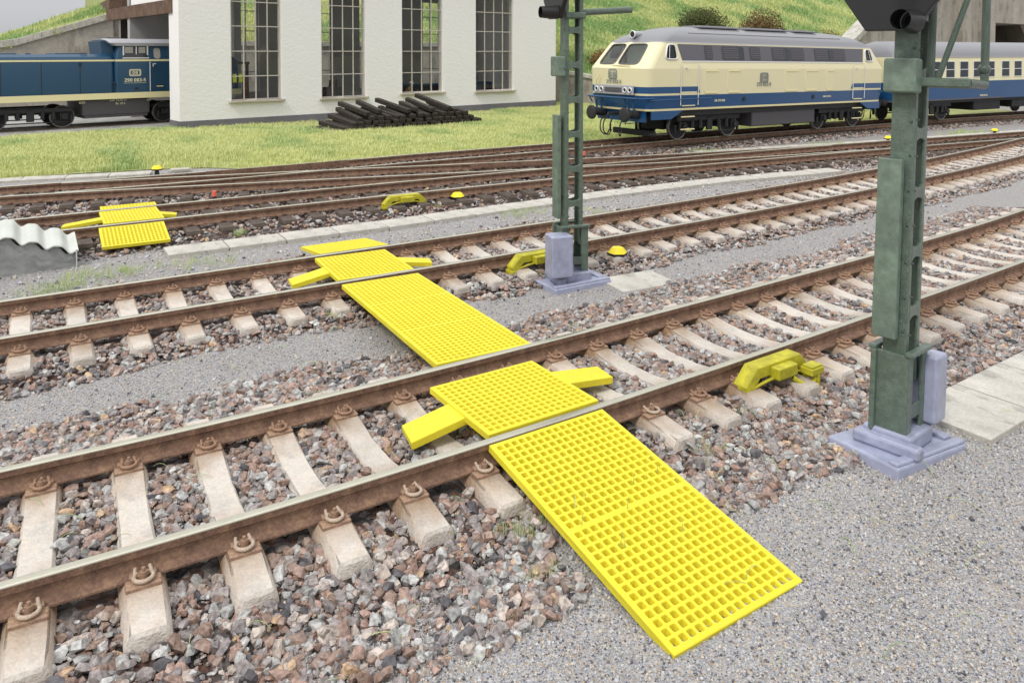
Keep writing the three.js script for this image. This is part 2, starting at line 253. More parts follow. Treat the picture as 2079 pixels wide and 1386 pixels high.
// concrete sleeper: origin under its middle, X along the track, Z across it; three tints of rust stain
function sleeperGeo(sd) {
  const st = [[-1.30, -0.045, 0.8], [-1.285, -0.022, 0.94], [-1.06, -0.010, 1], [-0.93, 0.004, 1], [-0.56, 0.004, 1], [-0.42, -0.02, 1], [-0.2, -0.044, 0.97], [0, -0.048, 0.96], [0.2, -0.044, 0.97], [0.42, -0.02, 1], [0.56, 0.004, 1], [0.93, 0.004, 1], [1.06, -0.010, 1], [1.285, -0.022, 0.94], [1.30, -0.045, 0.8]];
  const zs = []; for (let i = 0; i < st.length - 1; i++) { const n = Math.max(1, Math.round((st[i + 1][0] - st[i][0]) / 0.09)); for (let k = 0; k < n; k++) { const t = k / n; zs.push(st[i].map((a, q) => a + (st[i + 1][q] - a) * t)); } } zs.push(st[st.length - 1]);
  const pr = [[-0.150, -0.24], [-0.138, -0.07], [-0.112, -0.014], [-0.098, 0], [-0.035, 0.001], [0.035, 0.001], [0.098, 0], [0.112, -0.014], [0.138, -0.07], [0.150, -0.24]];
  const pos = [], uv = [], idx = [], rgb = [], m = pr.length;
  zs.forEach(([z, y, w], i) => pr.forEach(([a, b], k) => {
    const j = 0.004 * (vn(z * 9 + sd * 7, k * 1.7 + sd, 6, 256) - 0.5);
    pos.push(a * w + j, RT - 0.18 + (b < -0.2 ? b : b + y) + j, z); uv.push(a + k * 0.02 + sd * 0.37, z + sd * 0.61);
    const dr = Math.min(Math.abs(z - G), Math.abs(z + G)), nz = vn(z * 7 + sd * 13, k * 0.9 + sd * 3, 8, 256), n2 = vn(z * 23 + sd * 5, k * 2.1, 9, 256);
    let r = clamp(1.15 - dr / (0.25 + 0.40 * nz), 0, 1); r = r * (0.6 + 0.6 * n2); if (k < 2 || k > m - 3) r = Math.max(r, 0.35 * nz);
    r = clamp(r, 0, 1); rgb.push((0.685 - 0.05 * (sd % 3)) - 0.29 * r, (0.648 - 0.048 * (sd % 3)) - 0.375 * r, (0.60 - 0.045 * (sd % 3)) - 0.425 * r);
  }));
  for (let i = 0; i < zs.length - 1; i++) for (let k = 0; k < m - 1; k++) { const a = i * m + k; idx.push(a, a + m, a + 1, a + 1, a + m, a + m + 1); }
  for (const [o, s] of [[0, 1], [(zs.length - 1) * m, -1]]) for (let k = 1; k < m - 1; k++) s > 0 ? idx.push(o, o + k, o + k + 1) : idx.push(o, o + k + 1, o + k);
  const g = geom(pos, idx, uv); g.setAttribute('color', new THREE.Float32BufferAttribute(rgb, 3)); const h = boxUV(toCreasedNormals(g, 0.55)), q = h.attributes.uv; for (let i = 0; i < q.count; i++) q.setXY(i, q.getX(i) + sd * 0.37, q.getY(i) + sd * 0.61); return h;
}
const sleeperGeos = [0, 1, 2, 3, 4].map(sleeperGeo);
const tint = (g, c) => { const h = g.index ? g.toNonIndexed() : g.clone(), n = h.attributes.position.count, a = new Float32Array(n * 3); for (let i = 0; i < n; i++) a.set(c, i * 3); h.setAttribute('color', new THREE.BufferAttribute(a, 3)); return h; };
function makeClip(ringTone) {   // shoulder block, bolt and tension clamp beside the rail foot (local -Z is towards the rail)
  const y = RT - 0.18, q = y + 0.052, brown = [0.46, 0.31, 0.215];
  const ring = new THREE.TorusGeometry(0.056, 0.0135, 6, 16, Math.PI * 1.55); ring.rotateX(Math.PI / 2); ring.rotateY(Math.PI * 0.275); ring.translate(0, q, 0.045);
  return mergeGeometries([tint(rbox(0.21, 0.035, 0.10, 0.012, 0, y + 0.012, 0.055), brown), tint(rbox(0.16, 0.03, 0.05, 0.01, 0, y + 0.036, 0.0), brown), tint(cyl(0.024, 0.026, 0.05, 0, y + 0.055, 0.035, 6), brown), tint(cyl(0.012, 0.012, 0.075, 0, y + 0.065, 0.035, 6), brown),
    tint(ring, ringTone), tint(rod([-0.05, q, 0.01], [-0.042, q + 0.012, -0.035], 0.012, 6), ringTone), tint(rod([0.05, q, 0.01], [0.042, q + 0.012, -0.035], 0.012, 6), ringTone)]);
}
const clipPale = makeClip([0.66, 0.55, 0.44]), clipBrown = makeClip([0.44, 0.27, 0.18]);
function concreteTrack(f, u0, u1, s0, pitch, label, paleTo) {
  const t = thing('railway_track', label, 'railway track');
  rail(t, f, -G, u0, u1); rail(t, f, G, u0, u1);
  for (let k = Math.ceil((u0 - s0) / pitch); s0 + k * pitch < u1; k++) {
    const u = s0 + k * pitch, [x, z] = P(u, f(u));
    const s = part('sleeper', sleeperGeos[Math.floor(rnd() * 5)], M.sleeper, t, [x, 0.006 * gs(), z]), flip = rnd() < 0.5; s.rotation.y = heading(f, u) + 0.02 * gs() + (flip ? Math.PI : 0);
    for (const [sz, ry] of [[G + 0.082, 0], [G - 0.082, Math.PI], [-G - 0.082, Math.PI], [-G + 0.082, 0]]) part('rail_clip', (flip ? -sz : sz) > G && u < paleTo ? clipPale : clipBrown, M.clip, s, [0, 0, sz], [0, ry, 0]);
  }
  return t;
}
const S1 = 0.081, S2 = 0.612, SP1 = 0.6, SP2 = 0.593;
concreteTrack(c1, -6, 18.4, S1, SP1, 'nearest track with pale concrete sleepers, crossed by the foreground yellow gratings', 5.2);
concreteTrack(c2, -6.5, 31.5, S2, SP2, 'second track from the front, pale concrete sleepers, passing behind the green lattice mast', -9);

// old timber tracks and turnouts
const timber = {};
function timberGeo(L, v) { const k = L.toFixed(2) + v; if (!timber[k]) { const n = 7, gl = [rbox(0.25, 0.2, L, 0.012, 0, -0.1, 0)]; for (let i = 0; i < n; i++) gl.push(box(0.02, 0.006, L - 0.03, -0.1 + 0.2 * i / (n - 1), 0.002 + 0.002 * ((i + v) % 3), 0)); timber[k] = merge(gl); } return timber[k]; }
const chairGeo = merge([rbox(0.30, 0.03, 0.17, 0.01, 0, 0.012, 0), rbox(0.09, 0.05, 0.045, 0.012, 0, 0.04, 0.085), rbox(0.09, 0.05, 0.045, 0.012, 0, 0.04, -0.085)]);
function timberAt(t, f, u, dMid, L, top, seats) {
  const [x, z] = onTrack(f, u, dMid);
  const s = part('sleeper', timberGeo(L, Math.floor(rnd() * 3)), M.oldwood, t, [x, top - 0.187 + 0.004 * gs(), z]); s.rotation.y = heading(f, u) + 0.015 * gs();
  for (const q of seats) if (Math.abs(q) < L / 2 - 0.1) part('rail_chair', chairGeo, M.rust, s, [0, 0, -q]);
}
const findU = (fn, a, b) => { const s = fn(a) > 0; for (let i = 0; i < 50; i++) { const m = (a + b) / 2; (fn(m) > 0) === s ? a = m : b = m; } return (a + b) / 2; };
const uMerge43 = findU((u) => c4(u) - c3(u) - 0.1, 15, 28.9), uMerge54 = findU((u) => c5(u) - c4(u) - 0.1, 6, 0);
{
  const t3 = thing('railway_track', 'third track from the front, on dark ribbed sleepers beside the corrugated sheet', 'railway track');
  rail(t3, c3, -G, -6, 36); rail(t3, c3, G, -6, uMerge43);
  for (let u = -5.6; u < 8.3; u += 0.6) timberAt(t3, c3, u, 0, 2.6, RT, [-G, G]);
  const t4 = thing('turnout_track', 'turnout track linking the third track to the locomotive track over long dark timbers', 'railway track');
  rail(t4, c4, -G, -6, uMerge43, topR, 0.003); rail(t4, c4, G, uMerge54, 36, topR, 0.003);
  for (let u = -5.4; u < 8.4; u += 0.6) { const g = c5(u) - c4(u), L = 2.7 + g; timberAt(t4, c4, u, g / 2, L, RT, [-G - g / 2, G - g / 2, -G + g / 2, G + g / 2]); }
  for (let u = 8.6; u < 36; u += 0.6) { const g = Math.max(0, c4(u) - c3(u)), L = 2.7 + g; timberAt(t4, c3, u, g / 2, L, RT, [-G - g / 2, G - g / 2, -G + g / 2, G + g / 2]); }
  const check = [[-0.02, -0.11], [0.02, -0.11], [0.022, 0.012], [-0.022, 0.012]];
  part('check_rail', sweep(check, true, c4, G - 0.13, 10.6, 14.6, topR), M.rust, t4); part('check_rail', sweep(check, true, c3, -G + 0.13, 11.5, 15.5, topR), M.rust, t4);
  part('check_rail', sweep(check, true, c4, -G + 0.13, 4.6, 7.6, topR), M.rust, t4);
  const t5 = thing('railway_track', 'far track that carries the cream and blue locomotive, beside the grass verge', 'railway track');
  rail(t5, c5, G, -6, 50, top5); rail(t5, c5, -G, uMerge54, 50, top5);
  part('check_rail', sweep(check, true, c5, G - 0.13, 4.2, 8.2, top5), M.rust, t5);
  for (let u = 8.6; u < 50; u += 0.62) timberAt(t5, c5, u, 0, 2.6, top5(u), [-G, G]);
}
// ------------------------------------------------------------------ ballast stones
const stoneGeos = [0, 1, 2, 3, 4, 5, 6, 7, 8].map((k) => {
  const pts = [], sx = rr(0.85, 1.25), sy = rr(0.55, 0.85), sz = rr(0.7, 1.05); let guard = 0;
  while (pts.length < 13 && guard++ < 400) { const v = V3(gs(), gs(), gs()).normalize(); if (pts.every((p) => p.distanceTo(v) > 0.55)) pts.push(v); }
  const h = new ConvexGeometry(pts.map((p) => { const m = rr(0.82, 1.08); return V3(p.x * sx * m, p.y * sy * m, p.z * sz * m); })); h.computeVertexNormals();
  return boxUV(h.translate(k * 0.37, k * 0.23, k * 0.71)).translate(-k * 0.37, -k * 0.23, -k * 0.71);
});
function stoneColour() {
  const r = rnd(), t = rnd(), c = new THREE.Color();
  if (r < 0.30) c.setRGB(0.30 + 0.16 * t, 0.205 + 0.10 * t, 0.16 + 0.085 * t);
  else if (r < 0.58) c.setRGB(0.235 + 0.16 * t, 0.205 + 0.14 * t, 0.195 + 0.135 * t);
  else if (r < 0.80) c.setRGB(0.36 + 0.24 * t, 0.355 + 0.24 * t, 0.34 + 0.23 * t);
  else if (r < 0.87) c.setRGB(0.07 + 0.08 * t, 0.062 + 0.08 * t, 0.07 + 0.08 * t);
  else if (r < 0.905) c.setRGB(0.52 + 0.12 * t, 0.34 + 0.12 * t, 0.21 + 0.08 * t);
  else c.setRGB(0.46 + 0.18 * t, 0.39 + 0.16 * t, 0.335 + 0.15 * t);
  return c;
}
const inSleeper = (u, d, s0, p, half, w) => { const k = (u - s0) / p; return Math.abs(d) < half && Math.abs(k - Math.round(k)) * p < w; };
const dust = col(0.27, 0.19, 0.14);
function stonesFor(bi, list) {   // list of [x, y, z, size]
  const parent = bedObjects[bi], byVar = stoneGeos.map(() => []);
  const scored = list.map((s) => [s[3] / Math.hypot(s[0], 3.4, s[2]), s]);
  let single = [];
  if (bi === 0) { const vis = scored.filter(([, s]) => { const px = 1039 + 1561 * s[0] / -s[2], py = 106 + 1561 * (3.57 - s[1]) / -s[2]; return px > 20 && px < 2060 && py < 1370; }).sort((a, b) => b[0] - a[0]); single = vis.slice(0, 300).map((q) => q[1]); }
  const chosen = new Set(single), tones = []; for (let i = 0; i < 24; i++) tones.push(std(stoneColour(), rr(0.3, 0.55), 0, { map: M.stone.map }));
  const e = new THREE.Euler(), q = new THREE.Quaternion(), m = new THREE.Matrix4();
  for (const s of list) {
    e.set(rr(-0.7, 0.7), rr(0, 6.3), rr(-0.7, 0.7)); const k = Math.floor(rnd() * stoneGeos.length);
    if (chosen.has(s)) { const o = part('stone', stoneGeos[k], tones[Math.floor(rnd() * 24)], parent, [s[0], s[1], s[2]]); o.rotation.copy(e); o.scale.set(s[3] * rr(0.85, 1.3), s[3] * rr(0.8, 1.1), s[3]); } else byVar[k].push([s, e.clone()]);
  }
  byVar.forEach((L, k) => {
    if (!L.length) return; const im = new THREE.InstancedMesh(stoneGeos[k], M.stone, L.length); im.name = 'loose_ballast'; im.userData.kind = 'stuff'; im.castShadow = im.receiveShadow = true;
    L.forEach(([s, ee], i) => { im.setMatrixAt(i, m.compose(V3(s[0], s[1], s[2]), q.setFromEuler(ee), V3(s[3] * rr(0.8, 1.35), s[3] * rr(0.8, 1.1), s[3]))); im.setColorAt(i, stoneColour().lerp(dust, s[4])); });
    parent.add(im);
  });
}
const skipPlate = (u, v) => (u > 3.1 && u < 4.4 && v > 3.0 && v < 4.3) || (u > 6.7 && v < c1(u) - 1.9 && v > 3);
function bedStones(bi, n, smin, smax, opt) {
  const b = beds[bi], out = []; const { u0, u1, skip } = opt;
  for (let i = 0; i < n; i++) {
    const u = rr(u0, u1), edge = 0.28 * vn(u * 1.7 + 40, bi * 9 + 5, 12, 256) + 0.12 * vn(u * 6 + 40, bi * 9 + 5, 13, 256), d = rr(-b.fo - 0.12 + edge * 0.9 - 0.05, b.bo + 0.15 - edge);
    const a = Math.abs(Math.abs(d) - G); if (a < 0.07) continue; if (skip && skip(u, d)) continue;
    const [x, z] = onTrack(b.f, u, d); const [uu, vv] = UV(x, z); if (skipPlate(uu, vv)) continue;
    const s = smin + (smax - smin) * Math.pow(rnd(), 1.8); let y = Math.max(bedY(b, u, d), base(x, z)); y += s * rr(-0.1, 0.75); if (a < 0.14) y -= 0.02;
    out.push([x, y, z, s, 0.75 * rnd() * clamp(1.1 - Math.abs(Math.abs(d) - G) / 0.42, 0, 1)]);
  }
  stonesFor(bi, out);
}
bedStones(0, 105000, 0.015, 0.058, { u0: -5.8, u1: 18.6, skip: (u, d) => inSleeper(u, d, S1, SP1, 1.3, 0.125) });
bedStones(1, 59000, 0.022, 0.058, { u0: -6.2, u1: 31.5, skip: (u, d) => inSleeper(u, d, S2, SP2, 1.3, 0.125) });
bedStones(2, 19000, 0.03, 0.07, { u0: -6, u1: 35.5, skip: (u, d) => u < 8.3 ? inSleeper(u, d, -1.4, 0.6, 1.3, 0.11) : inSleeper(u, d, 8.6, 0.6, 3, 0.11) });
bedStones(3, 13000, 0.03, 0.07, { u0: -1, u1: 27, skip: (u, d) => u < 8.4 ? inSleeper(u, d, -1.2, 0.6, 3, 0.11) : inSleeper(u, d, 8.6, 0.6, 1.35, 0.11) });
bedStones(4, 22000, 0.035, 0.08, { u0: -6, u1: 49, skip: (u, d) => u > 8.6 && inSleeper(u, d, 8.6, 0.62, 1.3, 0.11) });
// loose grit on the walkways
{
  const g = new THREE.OctahedronGeometry(1, 0); g.computeVertexNormals();
  const L = [], m = new THREE.Matrix4(), q = new THREE.Quaternion(), e = new THREE.Euler();
  const put = (n, u0, u1, v0, v1, a, b, pr) => { for (let i = 0; i < n; i++) { const u = rr(u0, u1), v = rr(v0, v1), [x, z] = P(u, v); if (pr && rnd() > pr(u, v)) continue; const s = a + (b - a) * Math.pow(rnd(), 3); L.push([x, base(x, z) + s * 0.25, z, s]); } };
  put(52000, 1.2, 9, 2.0, 4.6, 0.0045, 0.013, (u, v) => 1); put(700, 1.2, 8, 2.6, 4.4, 0.014, 0.03, (u, v) => 0.25 + 0.75 * sstep(3.4, 4.2, v));
  put(30000, -1, 16, 7.9, 9.6, 0.005, 0.012); put(500, -1, 18, 8, 9.5, 0.016, 0.03); put(16000, -2, 24, 12.4, 15, 0.008, 0.022); put(1400, -2, 24, 12.4, 15, 0.02, 0.05);
  const im = new THREE.InstancedMesh(g, std(col(1, 1, 1), 0.5), L.length); im.name = 'loose_grit'; im.userData.kind = 'stuff';
  L.forEach((s, i) => { im.setMatrixAt(i, m.compose(V3(s[0], s[1], s[2]), q.setFromEuler(e.set(rnd() * 6, rnd() * 6, rnd() * 6)), V3(s[3] * rr(0.8, 1.4), s[3], s[3]))); const t = rnd(), k = rnd(); im.setColorAt(i, k < 0.12 ? col(0.06 + 0.06 * t, 0.06 + 0.06 * t, 0.075 + 0.06 * t) : k < 0.27 ? col(0.29 + 0.1 * t, 0.295 + 0.1 * t, 0.335 + 0.1 * t) : k < 0.5 ? col(0.46 + 0.1 * t, 0.40 + 0.1 * t, 0.33 + 0.1 * t) : col(0.33 + 0.2 * t, 0.328 + 0.2 * t, 0.325 + 0.2 * t)); });
  im.castShadow = im.receiveShadow = true; scene.add(im);
}
// ------------------------------------------------------------------ yellow walkway gratings
function gratingGeo(nx, nz, wx, lz, th, groups) {   // top at y = 0, X 0..wx, Z 0..lz; groups of rows parted by a plain bar
  const rim = 0.030, pos = [], idx = []; const V = (x, y, z) => (pos.push(x, y, z), pos.length / 3 - 1);
  const quad = (a, b, c, d) => idx.push(a, b, c, a, c, d);
  const px = (wx - 2 * rim) / nx, per = nz / groups, gap = 0.026, pz = (lz - 2 * rim - gap * (groups - 1)) / nz;
  const zEdge = []; for (let j = 0; j < nz; j++) { const z0 = rim + j * pz + Math.floor(j / per) * gap; zEdge.push([z0, z0 + pz]); }
  const flat = (x0, z0, x1, z1, y = 0) => quad(V(x0, y, z0), V(x0, y, z1), V(x1, y, z1), V(x1, y, z0));
  flat(0.006, 0.006, wx - 0.006, rim); flat(0.006, lz - rim, wx - 0.006, lz - 0.006); flat(0.006, rim, rim, lz - rim); flat(wx - rim, rim, wx - 0.006, lz - rim);
  for (let k = 1; k < groups; k++) { const z = zEdge[k * per - 1][1]; flat(rim, z, wx - rim, z + gap); }
  const B = 0.0088, c = 0.003;
  for (let j = 0; j < nz; j++) for (let i = 0; i < nx; i++) {
    const x0 = rim + i * px, x1 = x0 + px, [z0, z1] = zEdge[j], jx = 0.0015 * gs(), jz = 0.0015 * gs();
    const O = [[x0, z0], [x0, z1], [x1, z1], [x1, z0]], cx = (x0 + x1) / 2 + jx, cz = (z0 + z1) / 2 + jz, hx = px / 2 - B, hz = pz / 2 - B, r = 0.70;
    const oct = (sx, sz, y) => [[-1, -r], [-1, r], [-r, 1], [r, 1], [1, r], [1, -r], [r, -1], [-r, -1]].map(([a, b]) => V(cx + a * sx, y, cz + b * sz));
    const o = O.map(([x, z]) => V(x, 0, z)), A = oct(hx, hz, 0), A2 = A.map((q) => V(pos[3 * q], 0, pos[3 * q + 2])), Bq = oct(hx - c, hz - c, -c * 1.1), B2 = Bq.map((q) => V(pos[3 * q], -c * 1.1, pos[3 * q + 2])), C = oct(hx - c - 0.006, hz - c - 0.006, -th);
    // top face: octagon hole in a square cell
    quad(o[0], o[1], A[1], A[0]); idx.push(o[1], A[2], A[1]); quad(o[1], o[2], A[3], A[2]); idx.push(o[2], A[4], A[3]); quad(o[2], o[3], A[5], A[4]); idx.push(o[3], A[6], A[5]); quad(o[3], o[0], A[7], A[6]); idx.push(o[0], A[0], A[7]);
    for (let k = 0; k < 8; k++) { const n = (k + 1) % 8; quad(A2[k], A2[n], Bq[n], Bq[k]); quad(B2[k], B2[n], C[n], C[k]); }
  }
  // chamfered outer edge, sides and underside rim
  const ring = (e, y) => [V(e, y, e), V(e, y, lz - e), V(wx - e, y, lz - e), V(wx - e, y, e)];
  const r0 = ring(0.006, 0), r1 = ring(0, -0.006), r1b = ring(0, -0.006), r2 = ring(0, -th), r2b = ring(0, -th), r3 = ring(rim, -th);
  for (let k = 0; k < 4; k++) { const n = (k + 1) % 4; quad(r0[k], r1[k], r1[n], r0[n]); quad(r1b[k], r2[k], r2[n], r1b[n]); quad(r2b[k], r3[k], r3[n], r2b[n]); }
  return crease(boxUV(geom(pos, idx)), 0.5);
}
function lay(o, A, B, D) {   // put local (0,0,0), +X towards B, +Z towards D
  const a = V3(...A), x = V3(...B).sub(a).normalize(), z0 = V3(...D).sub(a).normalize(), y = z0.clone().cross(x).normalize(), z = x.clone().cross(y);
  o.matrix.makeBasis(x, y, z).setPosition(a); o.matrix.decompose(o.position, o.quaternion, o.scale);
}
const at = (u, v, y) => { const [x, z] = P(u, v); return [x, y, z]; };
function grating(name, label, A, B, D, nx, nz, groups, group) {
  const wx = V3(...A).distanceTo(V3(...B)), lz = V3(...A).distanceTo(V3(...D));
  const g = part(numbered(name), gratingGeo(nx, nz, wx, lz, 0.058, groups), M.yellow, scene); lay(g, A, B, D); tag(g, label, 'grating', group); return g;
}
const YG = 'yellow gratings of the walkway';
grating('yellow_grating', 'large yellow grating ramp sloping from the nearest rail down to the grey gravel', at(3.17, 5.22, 0.405), at(4.345, 5.215, 0.405), at(3.14, 3.135, 0.075), 16, 28, 2, YG);
grating('yellow_grating', 'square yellow grating lying between the rails of the nearest track', at(3.235, 6.40, 0.425), at(4.40, 6.40, 0.425), at(3.195, 5.335, 0.425), 16, 14, 1, YG);
grating('yellow_grating', 'long yellow grating between the nearest track and the second track', at(3.70, 9.955, 0.412), at(4.82, 9.895, 0.412), at(3.335, 6.86, 0.425), 16, 42, 3, YG);
grating('yellow_grating', 'yellow grating lying between the rails of the second track', at(3.82, 11.42, 0.425), at(4.94, 11.34, 0.425), at(3.70, 10.15, 0.425), 16, 14, 1, YG);
grating('yellow_grating', 'small yellow grating ramp behind the second track, beside the concrete trough lids', at(4.02, 12.72, 0.30), at(5.16, 12.70, 0.30), at(3.86, 11.70, 0.41), 16, 14, 1, YG);
grating('yellow_grating', 'narrow yellow grating strip behind the back rail of the third track', at(1.44, 17.74, 0.41), at(2.47, 17.70, 0.41), at(1.40, 17.36, 0.41), 16, 4, 1, YG);
grating('yellow_grating', 'yellow grating between the rails of the third track', at(1.37, 17.08, 0.425), at(2.40, 17.06, 0.425), at(1.27, 15.87, 0.425), 16, 14, 1, YG);
grating('yellow_grating', 'yellow grating ramp from the third track down beside the corrugated sheet', at(1.24, 15.58, 0.41), at(2.32, 15.56, 0.41), at(1.16, 14.78, 0.24), 16, 10, 1, YG);
// flat deflector boards fixed to the sides of the track gratings
function board(label, A, B, w, th = 0.055) {
  const a = V3(...A), b = V3(...B), L = a.distanceTo(b), s = new THREE.Shape(); s.moveTo(0, -w / 2); s.lineTo(L, -w / 2 + 0.01); s.lineTo(L - 0.05, w / 2); s.lineTo(0, w / 2); s.closePath();
  const g = new THREE.ExtrudeGeometry(s, { depth: th, bevelEnabled: true, bevelSize: 0.008, bevelThickness: 0.008, bevelSegments: 2 }); g.rotateX(Math.PI / 2);
  const o = part(numbered('yellow_board'), g, M.yellow, scene); const x = b.clone().sub(a).normalize(), z = V3(-x.z, 0, x.x).normalize(), y = z.clone().cross(x);
  o.matrix.makeBasis(x, y, z).setPosition(a); o.matrix.decompose(o.position, o.quaternion, o.scale); return tag(o, label, 'board', 'yellow deflector boards');
}
board('yellow board at the left of the grating between the nearest rails', at(3.26, 5.89, 0.40), at(2.74, 5.89, 0.315), 0.30);
board('yellow board at the right of the grating between the nearest rails', at(4.36, 5.96, 0.40), at(5.02, 5.97, 0.315), 0.30);
board('yellow board at the left of the grating between the rails of the second track', at(3.80, 10.78, 0.40), at(3.22, 10.74, 0.315), 0.28);
board('yellow board at the right of the grating between the rails of the second track', at(4.84, 10.76, 0.40), at(5.44, 10.68, 0.315), 0.28);
board('yellow board left of the grating on the third track, pointing at the corrugated sheet', at(1.36, 16.48, 0.40), at(0.70, 16.50, 0.33), 0.24);
board('yellow board right of the grating on the third track', at(2.34, 16.52, 0.40), at(2.72, 16.52, 0.33), 0.24);
// ------------------------------------------------------------------ track magnets, marker lamps, small fittings
function magnet(f, u, d, label, boxed) {
  const [x, z] = onTrack(f, u, d), o = thing('track_magnet', label, 'track magnet', [x, 0, z], heading(f, u), 'yellow track magnets');
  const s = new THREE.Shape([[-0.50, 0.20], [-0.50, 0.27], [-0.34, 0.425], [0.34, 0.425], [0.50, 0.27], [0.50, 0.20], [0.41, 0.20], [0.30, 0.325], [-0.30, 0.325], [-0.41, 0.20]].map((p) => new THREE.Vector2(...p)));
  const g = new THREE.ExtrudeGeometry(s, { depth: 0.15, bevelEnabled: true, bevelSize: 0.008, bevelThickness: 0.008, bevelSegments: 1 }).translate(0, 0, -0.075);
  part('bracket', g, M.olive, o); part('core', rbox(0.30, 0.12, 0.16, 0.015, 0.02, 0.345, 0.105), M.olive, o);
  for (const q of [-1, 1]) part('foot', rbox(0.12, 0.06, 0.20, 0.012, q * 0.46, 0.19, 0), M.olive, o);
  part('stiffener', tube([[-0.38, 0.24, 0.07], [-0.2, 0.285, 0.10], [0, 0.295, 0.11], [0.2, 0.285, 0.10], [0.38, 0.24, 0.07]], 0.016, 14, 6), M.olive, o);
  if (boxed) {
    part('conduit', tube([[0.10, 0.27, 0.17], [0.17, 0.215, 0.22], [0.27, 0.185, 0.25], [0.36, 0.215, 0.24], [0.37, 0.27, 0.22]], 0.026, 18, 8), M.olive, o);
    const b = part('connection_box', rbox(0.20, 0.07, 0.15, 0.012, 0.38, 0.30, 0.20), M.olive, o); part('lid', rbox(0.17, 0.025, 0.12, 0.008, 0.38, 0.345, 0.20), M.olive, b);
    part('post', cyl(0.027, 0.029, 0.20, 0.40, 0.17, 0.25, 10), M.olive, o);
  }
}
magnet(c1, 6.47, -0.955, 'yellow track magnet with a connection box beside the nearest track', true);
magnet(c2, 6.86, -0.95, 'yellow track magnet on the second track, partly behind the lilac box', false);
magnet(c3, 7.22, -0.96, 'yellow track magnet beside the third track', false);
function marker(u, v, label, y0) {
  const [x, z] = P(u, v), y = y0 ?? base(x, z), o = thing('marker_lamp', label, 'lamp', [x, y, z], TH0, 'yellow marker lamps');
  part('cap', new THREE.CylinderGeometry(0.10, 0.165, 0.085, 6, 1).translate(0, 0.235, 0), M.lampYellow, o); part('plate', new THREE.CylinderGeometry(0.185, 0.165, 0.035, 6).translate(0, 0.172, 0), M.frameDark, o); part('stem', cyl(0.05, 0.075, 0.18, 0, 0.075, 0, 10), M.frameDark, o);
}
marker(8.36, 9.66, 'yellow marker lamp on a dark stem beside the second track, right of the mast'); marker(8.52, 15.42, 'yellow marker lamp beside the third track, right of the yellow track magnet');
marker(3.40, 23.9, 'yellow marker lamp at the edge of the grass on the left'); marker(28.8, 17.2, 'yellow marker lamp on the pale strip left of the front mast'); marker(35.3, 16.3, 'yellow marker lamp on the pale strip at the right edge');
function redLamp(u, v, label) { const [x, z] = P(u, v), o = thing('red_lamp', label, 'lamp', [x, 0.1, z], 0, 'small red lamps'); part('lens', new THREE.CylinderGeometry(0.045, 0.05, 0.12, 12).translate(0, 0.25, 0), M.red, o); part('stem', cyl(0.04, 0.06, 0.2, 0, 0.1, 0, 10), M.frameDark, o); }
redLamp(3.8, 18.32, 'small red lamp between the rails right of the left yellow grating'); redLamp(15.2, 19.2, 'small red lamp just right of the lattice mast');
{ const [x, z] = P(8.1, 15.1); tag(part(numbered('iron_rod'), [rod([-0.55, 0.13, 0], [0.55, 0.12, 0.04], 0.022, 8), cyl(0.035, 0.035, 0.09, -0.5, 0.12, 0.0, 8)], M.rust, scene, [x, 0.02, z], [0, TH0, 0]), 'rusty iron rod lying in front of the third track magnet', 'rod'); }
{ const [x, z] = P(3.92, 23.3), o = thing('cable_pit', 'low grey cable pit with a lid beside the far left turnout', 'cable pit', [x, 0.05, z], TH0); o.scale.set(0.62, 0.75, 0.62); part('frame', box(0.95, 0.26, 0.6, 0, 0.13, 0), M.concreteDark, o); part('lid', rbox(0.8, 0.04, 0.46, 0.01, 0, 0.285, 0), M.concrete, o); part('front_cover', box(0.62, 0.13, 0.02, 0, 0.14, 0.312), M.plinth, o); }
// ------------------------------------------------------------------ concrete trough lids and slabs
function trough(label, path, w, y, L, group) {   // path: [u, v] points; one lid per step
  const t = thing('cable_trough', label, 'cable trough'), pts = path.map(([u, v]) => V3(u, v, 0)); let i = 0;
  const tot = pts.slice(1).reduce((a, p, k) => a + p.distanceTo(pts[k]), 0), n = Math.round(tot / L), step = tot / n;
  const along = (s) => { for (let k = 0; k < pts.length - 1; k++) { const d = pts[k].distanceTo(pts[k + 1]); if (s <= d || k === pts.length - 2) return pts[k].clone().lerp(pts[k + 1], s / d); s -= d; } };
  const gl = [0, 1, 2].map(() => rbox(step - 0.018, 0.11, w, 0.012));
  for (i = 0; i < n; i++) { const a = along(i * step), b = along((i + 1) * step), [x0, z0] = P(a.x, a.y), [x1, z1] = P(b.x, b.y); const yy = typeof y === 'function' ? y((x0 + x1) / 2, (z0 + z1) / 2) : y; const g = gl[i % 3]; const o = part('trough_lid', g, M.concrete, t, [(x0 + x1) / 2, yy + 0.008 * gs(), (z0 + z1) / 2]); o.rotation.set(0.012 * gs(), Math.atan2(-(z1 - z0), x1 - x0) + 0.012 * gs(), 0.006 * gs()); }
}
trough('row of pale concrete trough lids between the second and third tracks', [[2.15, 14.32], [6.1, 14.24], [12.2, 14.4], [16, 14.25], [20.2, 13.62]], 0.62, 0.085, 1.02);
trough('row of pale concrete trough lids at the left, between the far turnout and the grass', [[-2, 25.2], [0.2, 24.9], [3.3, 24.2]], 0.6, 0.06, 1.02);
trough('pale concrete trough lids at the right, between the locomotive track and the third track', [[20.5, 19.35], [24, 18.3], [29, 17.15], [36.5, 16.1], [42, 15.2]], 0.75, (x, z) => base(x, z) + 0.03, 1.3);
